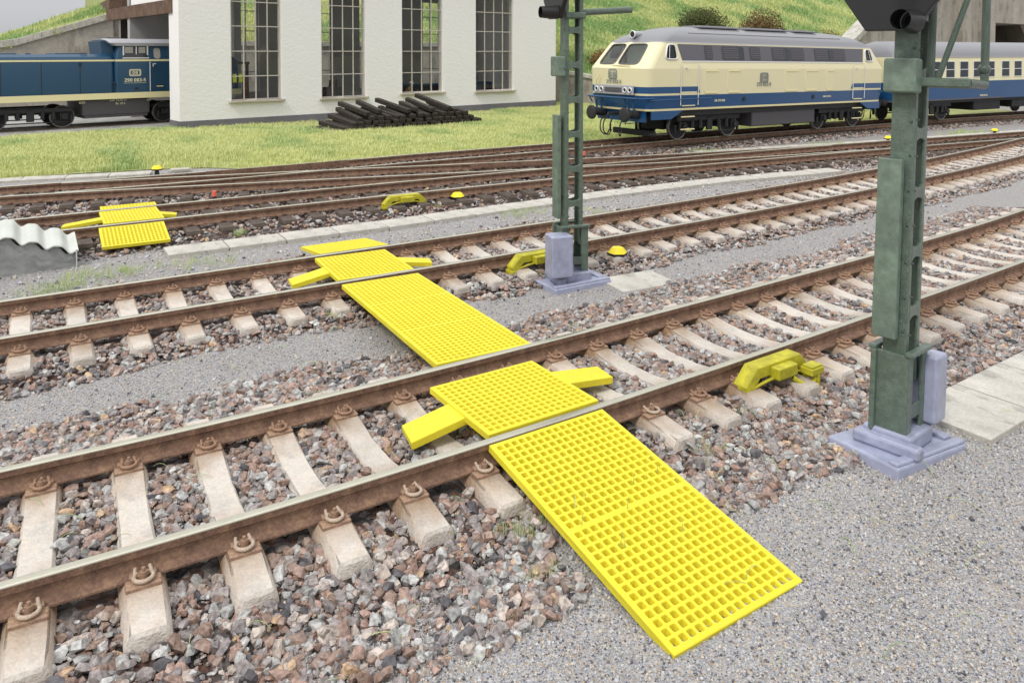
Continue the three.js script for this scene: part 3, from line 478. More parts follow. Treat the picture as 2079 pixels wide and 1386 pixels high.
{
  const t = thing('slab_path', 'pale concrete paving slabs at the right edge behind the front mast', 'paving');
  for (let i = 0; i < 6; i++) { const u = 7.66 + i * 0.96, [x, z] = onTrack(c1, u, -2.34), q = part('slab', rbox(0.945, 0.08, 0.76, 0.01), M.concrete, t, [x, 0.08 + 0.006 * gs(), z]); q.rotation.y = heading(c1, u) + 0.008 * gs(); }
}
{ const o = part(numbered('concrete_slab'), rbox(1.0, 0.07, 0.72, 0.02), M.concrete, scene, at(7.95, 8.72, 0.055), [0.01, TH0 - 0.12, 0]); tag(o, 'worn concrete slab half sunk in the gravel right of the lilac mast base', 'slab'); }
// ------------------------------------------------------------------ corrugated sheet on a low grey wall, left edge
{
  const ang = TH0, X = (s, w) => { const [x0, z0] = [-7.12, -12.42]; return [x0 - s * CT + w * -ST * 1, z0 + s * ST - w * CT]; };
  const t = thing('corrugated_shelter', 'low grey shelter with a white corrugated roof sheet at the left edge', 'shelter'); void ang;
  const pos = [], idx = [], uv = [], n = 90, S = 2.6, m = 6, D = 0.9; const yOf = (s) => 0.33 + s * 0.34, wave = (s) => 0.042 * Math.sin(s / 0.33 * 6.2832 + 2.6) + 0.012 * Math.sin(s / 0.165 * 6.2832);
  for (const th of [0, -0.02]) for (let i = 0; i <= n; i++) for (let k = 0; k <= m; k++) { const s = S * i / n, w = D * k / m, [x, z] = X(s - 0.05, w); pos.push(x, yOf(s) + wave(s) + 0.13 * w + th, z); uv.push(s, w); }
  const w = m + 1, o2 = (n + 1) * w; for (let i = 0; i < n; i++) for (let k = 0; k < m; k++) { const a = i * w + k; idx.push(a, a + 1, a + w, a + 1, a + w + 1, a + w); idx.push(o2 + a, o2 + a + w, o2 + a + 1, o2 + a + 1, o2 + a + w, o2 + a + w + 1); }
  for (let i = 0; i < n; i++) for (const k of [0, m]) { const a = i * w + k; idx.push(a, a + w, o2 + a, a + w, o2 + a + w, o2 + a); } for (let k = 0; k < m; k++) idx.push(k, o2 + k, k + 1, k + 1, o2 + k, o2 + k + 1);
  part('roof_sheet', crease(geom(pos, idx, uv), 1), M.sheet, t);
  const p2 = [], i2 = [], u2 = []; for (const dd of [0.03, 0.22]) for (let i = 0; i <= n; i++) { const s = S * i / n, [x, z] = X(s + 0.0, dd); p2.push(x, -0.05, z, x, yOf(s) + wave(s) - 0.024 + 0.13 * dd, z); u2.push(s, 0, s, 1); }
  const o3 = (n + 1) * 2; for (let i = 0; i < n; i++) { const a = 2 * i; i2.push(a, a + 1, a + 2, a + 1, a + 3, a + 2, o3 + a, o3 + a + 2, o3 + a + 1, o3 + a + 1, o3 + a + 2, o3 + a + 3); } i2.push(0, o3, 1, 1, o3, o3 + 1);
  part('wall', crease(geom(p2, i2, u2), 0.5), M.foam, t);
  const [ex, ez] = X(-0.02, 0.0), [ex2, ez2] = X(-0.02, 0.8); part('edge_strip', [rod([ex, -0.03, ez], [ex, 0.36, ez], 0.012, 6), rod([ex2, -0.03, ez2], [ex2, 0.42, ez2], 0.012, 6)], M.sheet, t);
}
// ------------------------------------------------------------------ lattice signal masts
function buildMast(name, label, pos, turn, lean, o) {
  const t = thing(name, label, 'signal mast', pos, turn); t.rotation.z = lean;
  const H = 5.6;
  // lilac foundation
  const base0 = part('foundation', rbox(1.02, 0.14, 0.68, 0.025, 0, 0.045, 0), M.lilac, t); base0.rotation.y = 31 * Math.PI / 180 - turn;
  part('recess_rim', rbox(1.0, 0.04, 0.09, 0.018, 0, 0.125, 0.28), M.lilac, base0); part('recess_rim', rbox(0.12, 0.04, 0.46, 0.018, 0.43, 0.125, -0.02), M.lilac, base0);
  part('footing', rbox(0.50, 0.15, 0.42, 0.03, 0, 0.185, 0), M.lilac, t);
  part('footing_bar', rbox(0.14, 0.11, 0.56, 0.035, -0.27, 0.165, 0.02, 3), M.lilac, t);
  if (o.box) part('relay_box', rbox(...o.box.size, 0.03, ...o.box.at, 3), M.lilac, t);
  // pedestal
  const ped = part('pedestal', [rbox(0.03, 0.70, 0.30, 0.01, -0.20, 0.58, 0), rbox(0.03, 0.70, 0.30, 0.01, 0.20, 0.58, 0), rbox(0.10, 0.70, 0.03, 0.01, -0.15, 0.58, 0.135), rbox(0.10, 0.70, 0.03, 0.01, 0.15, 0.58, 0.135), rbox(0.10, 0.70, 0.03, 0.01, -0.15, 0.58, -0.135), rbox(0.10, 0.70, 0.03, 0.01, 0.15, 0.58, -0.135), rbox(0.30, 0.12, 0.025, 0.01, 0, 0.42, 0.13), rbox(0.30, 0.12, 0.025, 0.01, 0, 0.42, -0.13)], M.mast, t);
  part('cap_strip', [rbox(0.47, 0.04, 0.07, 0.012, 0, 0.945, 0.155), rbox(0.47, 0.04, 0.07, 0.012, 0, 0.945, -0.155), rbox(0.05, 0.72, 0.05, 0.012, -0.225, 0.57, -0.135), rbox(0.05, 0.72, 0.05, 0.012, 0.225, 0.57, -0.135)], M.mast, ped);
  // two channel chords, tapering a little
  for (const q of [-1, 1]) { const g = merge([rbox(0.028, H - 0.5, 0.19, 0.008, q * 0.135, 0.4 + H / 2, 0), rbox(0.06, H - 0.5, 0.024, 0.008, q * 0.118, 0.4 + H / 2, 0.088), rbox(0.06, H - 0.5, 0.024, 0.008, q * 0.118, 0.4 + H / 2, -0.088)]); part('chord', g, M.mast, t); }
  const bg = (() => { const s = new THREE.Shape(); s.moveTo(-0.10, -0.075); s.quadraticCurveTo(-0.075, -0.04, 0, -0.04); s.quadraticCurveTo(0.075, -0.04, 0.10, -0.075); s.lineTo(0.10, 0.075); s.quadraticCurveTo(0.075, 0.04, 0, 0.04); s.quadraticCurveTo(-0.075, 0.04, -0.10, 0.075); s.closePath(); return new THREE.ExtrudeGeometry(s, { depth: 0.02, bevelEnabled: true, bevelSize: 0.004, bevelThickness: 0.004, bevelSegments: 1, curveSegments: 4 }).translate(0, 0, -0.01); })();
  for (let y = 1.28; y < H + 0.2; y += 0.52) for (const z of [0.088, -0.088]) part('batten', bg, M.mast, t, [0, y, z]);
  // cover plates and boxes
  const cp = part('cover_plate', rbox(0.07, 1.56, 0.205, 0.012, -0.215, 1.83, -0.06), M.mastBox, t); part('bracket', [rbox(0.08, 0.07, 0.06, 0.012, -0.165, 2.4, -0.06), rbox(0.09, 0.08, 0.07, 0.02, -0.165, 1.35, -0.06)], M.mast, cp);
  const sb = part('switch_box', rbox(0.14, 0.30, 0.28, 0.022, -0.225, 3.34, 0.01), M.mastBox, t); part('bolt', new THREE.SphereGeometry(0.018, 8, 6).translate(-0.17, 3.31, 0.16), M.mast, sb);
  const rv = []; for (let y = 1.1; y < 4; y += 0.31) rv.push(new THREE.SphereGeometry(0.013, 6, 5).translate(-0.15, y + 0.03 * gs(), 0.07), new THREE.SphereGeometry(0.012, 6, 5).translate(-0.09, y + 0.03 * gs(), 0.102)); part('rivet', rv, M.mast, t);
  // signal head: black shield and hooded lamps
  const sh = new THREE.Shape(); const w = 0.40, y0 = o.headY; sh.moveTo(-w + 0.20, y0); sh.lineTo(w - 0.20, y0); sh.lineTo(w, y0 + 0.28); sh.lineTo(w, y0 + 1.3); sh.lineTo(-w, y0 + 1.3); sh.lineTo(-w, y0 + 0.28); sh.closePath();
  const shield = new THREE.ExtrudeGeometry(sh, { depth: 0.05, bevelEnabled: true, bevelSize: 0.01, bevelThickness: 0.01, bevelSegments: 2 }); shield.rotateY(-Math.PI / 2); shield.translate(-0.22, 0, o.headZ);
  const hd = part('signal_shield', shield, M.black, t);
  for (const yy of o.hoods) { const g = new THREE.CylinderGeometry(0.085, 0.105, 0.26, 18, 1, true).rotateZ(Math.PI / 2).translate(-0.42, yy, o.headZ + o.hoodZ); part('lamp_hood', g, M.blackHood, hd); part('lens', new THREE.SphereGeometry(0.07, 14, 8).scale(0.4, 1, 1).translate(-0.29, yy, o.headZ + o.hoodZ), M.glassDark, hd); }
  return t;
}
M.tinted = phy(col(0.07, 0.08, 0.085), 0.04, { transmission: 1, thickness: 0, ior: 1.5 });
M.cabin = std(col(0.62, 0.68, 0.60), 0.8);
M.blackHood = std(col(0.014, 0.013, 0.014), 0.35, 0, { side: THREE.DoubleSide });
const mastA = buildMast('lattice_mast', 'large green lattice signal mast in the right foreground on a lilac foundation', [3.42, 0.02, -6.72], 42 * Math.PI / 180, -0.058, { box: { size: [0.26, 0.60, 0.24], at: [0.30, 0.57, 0.13] }, headY: 3.74, headZ: -0.10, hoods: [3.80, 4.24], hoodZ: 0.20 });
{ // maintenance bracket on the near side of the front mast
  const tubeR = 0.026, g1 = part('work_platform', [box(0.36, 0.03, 0.34, 0.02, 3.30, 0.27), rbox(0.05, 0.08, 0.46, 0.015, -0.16, 3.29, 0.30), rbox(0.05, 0.08, 0.46, 0.015, 0.20, 3.29, 0.30), rod([-0.16, 3.29, 0.50], [0.20, 3.29, 0.52], 0.04, 10)], M.mast, mastA);
  part('railing_post', [rod([0.20, 3.3, 0.52], [0.22, 4.9, 0.50], 0.034, 10), new THREE.SphereGeometry(0.052, 10, 8).translate(0.2, 3.42, 0.515)], M.mast, g1); part('strut', rod([-0.12, 3.32, 0.26], [0.02, 4.6, 0.60], tubeR, 8), M.mast, g1); part('ladder_rail', rod([0.02, 3.3, 0.15], [0.02, 5.2, 0.15], 0.035, 8), M.mast, g1);
}
const mastB = buildMast('lattice_mast', 'green lattice mast beyond the second grating, beside the second track, on a lilac foundation', [0.90, 0.02, -11.58], 19 * Math.PI / 180, 0, { box: { size: [0.34, 0.62, 0.30], at: [-0.30, 0.56, 0.24] }, headY: 4.06, headZ: -0.05, hoods: [4.14], hoodZ: 0.16 });
part('cross_arm', [rod([0.15, 4.15, 0.0], [0.95, 4.20, 0.1], 0.05, 10), rbox(0.34, 0.10, 0.26, 0.03, 0.02, 4.1, 0)], M.mast, mastB);

// ------------------------------------------------------------------ engine shed
const font = await new FontLoader().loadAsync('fonts/droid/droid_sans_bold.typeface.json');
const BA = Math.atan2(15.34, 17.68), BL = 23.41;                      // heading and length of the street wall
const shed = thing('engine_shed', 'white rendered engine shed with four tall grid windows and a grey plinth', 'building', [-14.86, 0, -34.3], BA);
{
  const H = 9, TK = 0.42, D = 8.2;                                     // local X along the wall, -Z into the building
  const win = [[2.32, 4.80, 1.30], [6.92, 9.46, 1.25], [11.72, 14.46, 1.33], [16.85, 19.78, 1.26]], winB = [[4.05, 6.95], [8.75, 11.65], [13.55, 16.45], [18.4, 21.3]], WT = 6.95;
  const wallShape = (list, y0) => { const s = new THREE.Shape(); s.moveTo(0, y0); s.lineTo(BL, y0); s.lineTo(BL, H); s.lineTo(0, H); s.closePath(); for (const [a, b, c] of list) { const h = new THREE.Path(); h.moveTo(a, c ?? 1.3); h.lineTo(b, c ?? 1.3); h.lineTo(b, WT); h.lineTo(a, WT); h.closePath(); s.holes.push(h); } return s; };
  const ex = (s, d, z) => new THREE.ExtrudeGeometry(s, { depth: d, bevelEnabled: false }).translate(0, 0, z);
  part('wall', ex(wallShape(win, 0.2), TK, -TK), M.wall, shed); part('back_wall', ex(wallShape(winB, 0), TK, -D), M.inside, shed);
  part('plinth', [box(BL + 0.05, 0.62, TK + 0.06, BL / 2, 0.16, -TK / 2), box(0.3, 0.62, 1.36, 0.125, 0.16, -0.7)], M.plinth, shed);
  part('end_wall', box(0.3, H - 0.2, 0.95, 0.15, H / 2 + 0.1, -TK - 0.475), M.wall, shed); part('end_wall', box(0.3, H - 0.02, D - 2 * TK - 0.02, BL - 0.15, H / 2, -D / 2), M.wall, shed); part('end_wall', box(0.26, H - 6.0, D - 1.8, 0.15, (H + 6.0) / 2, -D / 2 - 0.25), M.wall, shed);
  part('lintel', box(0.4, 0.62, D + 3.2, 0.12, 5.66, -D / 2 - 2.4), M.beam, shed);
  part('roof', box(BL + 0.8, 0.3, D + 0.9, BL / 2, H + 0.15, -D / 2), M.plinth, shed); part('floor', box(BL - 0.4, 0.12, D - 0.6, BL / 2, 0.08, -D / 2), M.floor, shed);
  part('column', [0, 1, 2, 3].map((k) => box(0.4, H, 0.4, 5.5 + k * 4.9, H / 2, -D + 0.7)), M.inside, shed);
  const paneTones = [M.pane, phy(col(0.90, 0.93, 0.92), 0.05, { transmission: 1, thickness: 0, ior: 1.45 }), phy(col(0.97, 0.97, 0.94), 0.08, { transmission: 1, thickness: 0, ior: 1.45 })];
  const rows = [2.44, 3.62, 4.80, 5.95];
  win.forEach(([a, b, c]) => {
    const w = part('window', [box(0.07, WT - c, 0.10, a + 0.035, (c + WT) / 2, -0.14), box(0.07, WT - c, 0.10, b - 0.035, (c + WT) / 2, -0.14), box(b - a - 0.14, 0.07, 0.10, (a + b) / 2, WT - 0.035, -0.14), box(b - a - 0.14, 0.06, 0.10, (a + b) / 2, c + 0.03, -0.14)], M.bar, shed);
    part('window_sill', rbox(b - a + 0.22, 0.10, 0.34, 0.02, (a + b) / 2, c - 0.05, 0.02), M.sill, w);
    const xs = [0, 1, 2, 3, 4].map((k) => a + 0.07 + (b - a - 0.14) * k / 4), ys = [c + 0.06, ...rows, WT - 0.07], B = 0.045;
    for (let k = 1; k < 4; k++) part('glazing_bar', box(B, WT - c - 0.13, 0.05, xs[k], (c + WT) / 2, -0.13), M.bar, w); for (let k = 1; k < ys.length - 1; k++) part('glazing_bar', box(b - a - 0.14, B, 0.044, (a + b) / 2, ys[k], -0.13), M.bar, w);
    for (let i = 0; i < 4; i++) for (let j = 0; j < ys.length - 1; j++) { const p = part('pane', new THREE.PlaneGeometry(xs[i + 1] - xs[i], ys[j + 1] - ys[j]), paneTones[Math.floor(rnd() * 3)], w, [(xs[i] + xs[i + 1]) / 2, (ys[j] + ys[j + 1]) / 2, -0.15]); p.rotation.set(0.012 * gs(), 0.012 * gs(), 0); }
  });
  winB.forEach(([a, b]) => { const w = part('window', [box(0.08, WT - 1.3, 0.1, a + 0.04, (1.3 + WT) / 2, -D + 0.2), box(0.08, WT - 1.3, 0.1, b - 0.04, (1.3 + WT) / 2, -D + 0.2)], M.inside, shed); const gb = []; for (let k = 1; k < 4; k++) gb.push(box(0.05, WT - 1.3, 0.05, a + (b - a) * k / 4, (1.3 + WT) / 2, -D + 0.2)); for (const y of rows) gb.push(box(b - a, 0.05, 0.045, (a + b) / 2, y, -D + 0.2)); part('glazing_bar', gb, M.inside, w); });
}
const inShed = (x, y, z) => { const c = Math.cos(BA), s = Math.sin(BA); return [-14.86 + x * c + z * s, y, -34.3 - x * s + z * c]; };
{ // things seen through the shed windows
  const b = thing('workbench', 'dark workbench with boxes seen behind the second shed window', 'workbench', inShed(8.2, 0.14, -1.7), BA); part('top', rbox(2.6, 0.1, 0.8, 0.02, 0, 0.98, 0), M.tarred, b); for (const q of [-1.15, 1.15]) part('leg', box(0.12, 0.93, 0.7, q, 0.465, 0), M.frameDark, b); part('crate', rbox(0.5, 0.22, 0.4, 0.03, -0.95, 1.14, 0), M.printLight, b); part('machine', [rbox(0.9, 0.55, 0.5, 0.05, 0.2, 1.31, 0), cyl(0.2, 0.24, 0.35, 0.25, 1.76, 0, 14)], M.tankGrey, b);
  const c = thing('machine_stand', 'dark machine with two bright yellow plates behind the first shed window', 'machine', inShed(3.3, 0.14, -1.9), BA); part('frame', [box(0.12, 2.9, 0.12, -0.62, 1.45, 0), box(0.12, 2.9, 0.12, 0.55, 1.45, 0), box(1.3, 0.12, 0.12, 0, 2.9, 0), box(1.3, 0.1, 0.12, 0, 1.1, 0), rbox(1.2, 1.0, 0.7, 0.05, 0, 0.5, -0.1)], M.frameDark, c); for (const q of [-0.14, 0.16]) part('plate', rbox(0.19, 0.42, 0.05, 0.02, q, 2.15, 0.16), M.hivis, c); part('column', box(0.22, 2.3, 0.3, 0.42, 1.15, 0.1), M.beam, c);
  const e = thing('cabinet', 'dark blue grey cabinet row behind the third and fourth shed windows', 'cabinet', inShed(16.2, 0.14, -2.4), BA); part('body', rbox(7.2, 1.55, 0.7, 0.03, 0, 0.78, 0), M.navy, e); for (let k = 0; k < 6; k++) part('door', rbox(1.1, 1.35, 0.04, 0.015, -3 + k * 1.2, 0.78, 0.36), M.frameDark, e);
}
// ------------------------------------------------------------------ body builder for people (smooth field over bones)
function bodyGeo(bones, res = 40) {   // bones: [ax, ay, az, ra, bx, by, bz, rb]
  let mn = V3(9, 9, 9), mx = V3(-9, -9, -9); for (const b of bones) for (const o of [0, 4]) { const q = V3(b[o], b[o + 1], b[o + 2]), r = b[o + 3] + 0.05; mn.min(q.clone().addScalar(-r)); mx.max(q.clone().addScalar(r)); }
  const c = mn.clone().add(mx).multiplyScalar(0.5), h = Math.max(mx.x - mn.x, mx.y - mn.y, mx.z - mn.z) / 2 * 1.08;
  const mc = new MarchingCubes(res, new THREE.MeshBasicMaterial(), false, false, 60000); mc.isolation = 0;
  for (let k = 0; k < res; k++) for (let j = 0; j < res; j++) for (let i = 0; i < res; i++) {
    const x = c.x + h * (i - res / 2) / (res / 2), y = c.y + h * (j - res / 2) / (res / 2), z = c.z + h * (k - res / 2) / (res / 2); let d = 9;
    for (const b of bones) { const vx = b[4] - b[0], vy = b[5] - b[1], vz = b[6] - b[2], L = vx * vx + vy * vy + vz * vz || 1e-6, t = clamp(((x - b[0]) * vx + (y - b[1]) * vy + (z - b[2]) * vz) / L, 0, 1); const e = Math.hypot(x - b[0] - t * vx, y - b[1] - t * vy, z - b[2] - t * vz) - (b[3] + (b[7] - b[3]) * t); const kk = 0.035, hh = Math.max(kk - Math.abs(d - e), 0) / kk; d = Math.min(d, e) - hh * hh * kk * 0.25; }
    mc.field[i + j * res + k * res * res] = -d;
  }
  mc.update(); const n = mc.count; const g = new THREE.BufferGeometry(), p = new Float32Array(n * 3), q = new Float32Array(n * 3); for (let i = 0; i < n; i++) { p[3 * i] = c.x + mc.positionArray[3 * i] * h; p[3 * i + 1] = c.y + mc.positionArray[3 * i + 1] * h; p[3 * i + 2] = c.z + mc.positionArray[3 * i + 2] * h; q.set(mc.normalArray.subarray(3 * i, 3 * i + 3), 3 * i); }
  g.setAttribute('position', new THREE.BufferAttribute(p, 3)); g.setAttribute('normal', new THREE.BufferAttribute(q, 3)); return g;
}
{ // worker with a white helmet behind the third shed window, leaning forward
  const w = thing('person', 'worker in ochre overalls and white helmet leaning behind the third shed window', 'person', inShed(12.95, 0.14, -1.45), BA + 0.6);
  part('body', bodyGeo([[-0.11, 0.06, 0, 0.06, -0.10, 0.48, 0.01, 0.07], [-0.10, 0.48, 0.01, 0.07, -0.09, 0.92, 0, 0.10], [0.11, 0.06, 0.05, 0.06, 0.10, 0.48, 0.03, 0.07], [0.10, 0.48, 0.03, 0.07, 0.09, 0.92, 0, 0.10], [-0.11, 0.05, 0, 0.05, -0.12, 0.04, 0.15, 0.04], [0.11, 0.05, 0.05, 0.05, 0.12, 0.04, 0.2, 0.04], [0, 0.95, 0, 0.15, 0, 1.22, 0.10, 0.155], [0, 1.22, 0.10, 0.155, 0, 1.36, 0.2, 0.13], [-0.15, 1.38, 0.2, 0.065, -0.24, 1.15, 0.33, 0.05], [-0.24, 1.15, 0.33, 0.05, -0.14, 1.02, 0.52, 0.035], [0.15, 1.38, 0.2, 0.065, 0.24, 1.15, 0.33, 0.05], [0.24, 1.15, 0.33, 0.05, 0.14, 1.02, 0.52, 0.035], [0, 1.4, 0.2, 0.06, 0, 1.5, 0.26, 0.055]]), M.overalls, w);
  part('head', bodyGeo([[0, 1.56, 0.29, 0.09, 0, 1.66, 0.29, 0.095], [0, 1.59, 0.37, 0.02, 0, 1.57, 0.39, 0.016], [-0.095, 1.6, 0.29, 0.016, -0.095, 1.63, 0.28, 0.018], [0.095, 1.6, 0.29, 0.016, 0.095, 1.63, 0.28, 0.018]], 30), M.skin, w);
  part('helmet', [new THREE.SphereGeometry(0.125, 16, 8, 0, 6.3, 0, 1.6).translate(0, 1.66, 0.285), cyl(0.15, 0.15, 0.015, 0, 1.66, 0.30, 18)], M.white, w);
}
// ------------------------------------------------------------------ rail vehicles: X along the track, Z towards the viewer, Y above rail
function shell(levels, opt = {}) {   // levels: {y, w, f, r, c}: half width, front, rear, corner radius
  const at = (y) => { let i = 0; while (i < levels.length - 2 && y > levels[i + 1].y) i++; const a = levels[i], b = levels[i + 1], t = clamp((y - a.y) / (b.y - a.y), 0, 1), o = {}; for (const k of ['w', 'f', 'r', 'c']) o[k] = a[k] + (b[k] - a[k]) * t; return o; };
  const bow = opt.bow ?? 0.12;
  const side = (s, y, q = 1, off = 0) => { const L = at(y); return [s, y, q * (L.w + off)]; };
  const nose = (l, y, end = -1, off = 0) => { const L = at(y), b = bow * (1 - Math.pow(clamp(Math.abs(l) / Math.max(L.w - L.c, 0.05), 0, 1), 2)); return end < 0 ? [L.f - b - off, y, l] : [L.r + b + off, y, l]; };
  // outline starting on the near side at the rear, going forward, round the nose, and back along the far side, round the rear
  const outline = (y, off = 0) => {
    const L = at(y), p = [], n = 6, w = L.w + off, f = L.f - off, r = L.r + off, c = Math.min(L.c + off, w * 0.98);
    const arc = (cx, cz, a0, a1) => { for (let i = 0; i <= n; i++) { const a = a0 + (a1 - a0) * i / n; p.push([cx + c * Math.cos(a), cz + c * Math.sin(a)]); } };
    const H = Math.PI / 2;
    const front = (q) => { for (const t of q) { const l = t * (w - c); p.push([f - bow * (1 - t * t), l]); } }, rear = (q) => { for (const t of q) p.push([r + bow * (1 - t * t), t * (w - c)]); };
    arc(f + c, w - c, H, 2 * H); front([0.6, 0.2, -0.2, -0.6]); arc(f + c, -w + c, 2 * H, 3 * H); arc(r - c, -w + c, 3 * H, 4 * H); rear([-0.6, -0.2, 0.2, 0.6]); arc(r - c, w - c, 0, H);
    return p.map(([x, z]) => [x, y, z]);
  };
  const loft = (ys, skip) => { const pos = [], idx = [], m = outline(ys[0]).length; ys.forEach((y) => outline(y).forEach((q) => pos.push(...q))); for (let i = 0; i < ys.length - 1; i++) for (let k = 0; k < m; k++) { if (skip && skip(k)) continue; const n = (k + 1) % m, a = i * m + k, b = i * m + n, c = a + m, d = b + m; idx.push(a, c, b, b, c, d); } return crease(geom(pos, idx), 0.5); };
  const cap = (y, up = true) => { const o = outline(y), pos = [0, 0, 0].concat(...o), idx = []; let cx = 0; o.forEach((q) => { cx += q[0] / o.length; }); pos[0] = cx; pos[1] = y; pos[2] = 0; for (let k = 0; k < o.length; k++) { const a = k + 1, b = (k + 1) % o.length + 1; up ? idx.push(0, b, a) : idx.push(0, a, b); } return crease(geom(pos, idx), 0.5); };
  // band that wraps an end from x = lim on one side to x = lim on the other
  const wrap = (y0, y1, lim, end = -1, off = 0.006) => {
    const cut = (y) => { const o = outline(y, off), m = o.length, h = m / 2; const seq = end < 0 ? o.slice(0, h) : o.slice(h); const w = at(y).w + off, s = end < 0 ? 1 : -1; return [[lim, y, s * w], ...seq, [lim, y, -s * w]]; };
    const A = cut(y0), B = cut(y1), pos = [], idx = []; A.forEach((a, i) => pos.push(...a, ...B[i])); for (let i = 0; i < A.length - 1; i++) { const a = 2 * i; idx.push(a, a + 1, a + 2, a + 1, a + 3, a + 2); } return crease(geom(pos, idx), 0.5);
  };
  // a flat outline (list of [a, y]) laid on a side or an end, with thickness
  const plate = (pts, map, off = 0.006, holes = []) => {
    const tri = THREE.ShapeUtils.triangulateShape(pts.map((p) => new THREE.Vector2(...p)), holes.map((h) => h.map((p) => new THREE.Vector2(...p)))), all = pts.concat(...holes), pos = [], idx = []; all.forEach(([a, y]) => pos.push(...map(a, y, off))); tri.forEach((t) => idx.push(...t)); const n = all.length; all.forEach(([a, y]) => pos.push(...map(a, y, -0.03)));
    const edge = (st, len) => { for (let k = 0; k < len; k++) { const a = st + k, b = st + (k + 1) % len; idx.push(a, b, a + n, b, b + n, a + n); } }; edge(0, pts.length); let st = pts.length; for (const h of holes) { edge(st, h.length); st += h.length; }
    return crease(geom(pos, idx), 0.4);
  };
  return { at, side, nose, outline, loft, cap, wrap, plate, sideMap: (q) => (s, y, off) => side(s, y, q, off), noseMap: (end) => (l, y, off) => nose(l, y, end, off) };
}
const rrect = (x0, y0, x1, y1, r, n = 4, lean = 0) => { const p = [], H = Math.PI / 2; for (const [cx, cy, a] of [[x1 - r, y1 - r, 0], [x0 + r, y1 - r, H], [x0 + r, y0 + r, 2 * H], [x1 - r, y0 + r, 3 * H]]) for (let i = 0; i <= n; i++) p.push([cx + r * Math.cos(a + H * i / n), cy + r * Math.sin(a + H * i / n)]); return lean ? p.map(([x, y]) => [x + lean * (y - y0), y]) : p; };
const text = (s, size, mat, parent, name, pos, rotY = 0, rotX = 0) => { const g = new TextGeometry(s, { font, size, depth: 0.004, curveSegments: 3 }); g.computeBoundingBox(); g.translate(-(g.boundingBox.max.x + g.boundingBox.min.x) / 2, 0, 0); const m = part(name, g, mat, parent, pos); m.rotation.set(rotX, rotY, 0, 'YXZ'); return m; };
function emblem(parent, w, h, mat, pos, rotY = 0, rotX = 0) {   // rounded frame with two letters
  const mk = (a, b, r) => { const s = new THREE.Shape(rrect(-a / 2, -b / 2, a / 2, b / 2, r).map((p) => new THREE.Vector2(...p))); return s; };
  const s1 = mk(w, h, h * 0.22), hole = new THREE.Path(rrect(-w / 2 + h * 0.11, -h / 2 + h * 0.11, w / 2 - h * 0.11, h / 2 - h * 0.11, h * 0.16).map((p) => new THREE.Vector2(...p))); s1.holes.push(hole);
  const g = new THREE.ExtrudeGeometry(s1, { depth: 0.004, bevelEnabled: false }); const s2 = mk(w - h * 0.34, h - h * 0.34, h * 0.12); s2.holes.push(new THREE.Path(rrect(-w / 2 + h * 0.23, -h / 2 + h * 0.23, w / 2 - h * 0.23, h / 2 - h * 0.23, h * 0.08).map((p) => new THREE.Vector2(...p)))); const g2 = new THREE.ExtrudeGeometry(s2, { depth: 0.004, bevelEnabled: false });
  const t = new TextGeometry('DB', { font, size: h * 0.42, depth: 0.004, curveSegments: 2 }); t.computeBoundingBox(); t.translate(-(t.boundingBox.max.x + t.boundingBox.min.x) / 2, -h * 0.21, 0);
  const m = part('emblem', [g, g2, t], mat, parent, pos); m.rotation.set(rotX, rotY, 0, 'YXZ'); return m;
}
function wheelset(parent, x, r = 0.5, z = 0.76) {
  for (const q of [1, -1]) { const w = part('wheel', new THREE.CylinderGeometry(r - 0.05, r - 0.05, 0.10, 28).rotateX(Math.PI / 2).translate(x, r, q * z), M.frameDark, parent); part('tyre', [new THREE.TorusGeometry(r - 0.028, 0.03, 8, 32).translate(x, r, q * (z + 0.045)), new THREE.CylinderGeometry(r, r, 0.10, 32, 1, true).rotateX(Math.PI / 2).translate(x, r, q * z)], M.wheel, w); part('axle_box', [rbox(0.34, 0.30, 0.14, 0.03, x, r + 0.03, q * (z + 0.30)), new THREE.CylinderGeometry(0.11, 0.13, 0.10, 14).rotateX(Math.PI / 2).translate(x, r + 0.02, q * (z + 0.40))], M.frameDark, w); }
}
function bogie(parent, x0, x1, r = 0.5) {
  wheelset(parent, x0, r); wheelset(parent, x1, r); const m = (x0 + x1) / 2, L = x1 - x0, b = [];
  for (const q of [1, -1]) { b.push(rbox(L + 0.7, 0.20, 0.12, 0.03, m, 0.82, q * 1.06)); for (const s of [-0.34, -0.18, 0.18, 0.34]) b.push(new THREE.CylinderGeometry(0.085, 0.085, 0.34, 10).translate(m + s * L, 0.60, q * 1.10)); b.push(rod([m - L * 0.5, 0.30, q * 1.12], [m + L * 0.5, 0.28, q * 1.12], 0.03, 6), rbox(0.3, 0.5, 0.1, 0.03, m, 0.6, q * 1.1)); for (const e of [-0.62, 0.62]) b.push(rbox(0.10, 0.34, 0.08, 0.02, m + e * L, 0.42, q * 1.0), rbox(0.08, 0.22, 0.10, 0.02, m + e * L * 0.9, 0.5, q * 0.85)); }
  b.push(rbox(L + 0.4, 0.22, 1.7, 0.04, m, 0.74, 0)); return part('bogie', b, M.frameDark, parent);
}
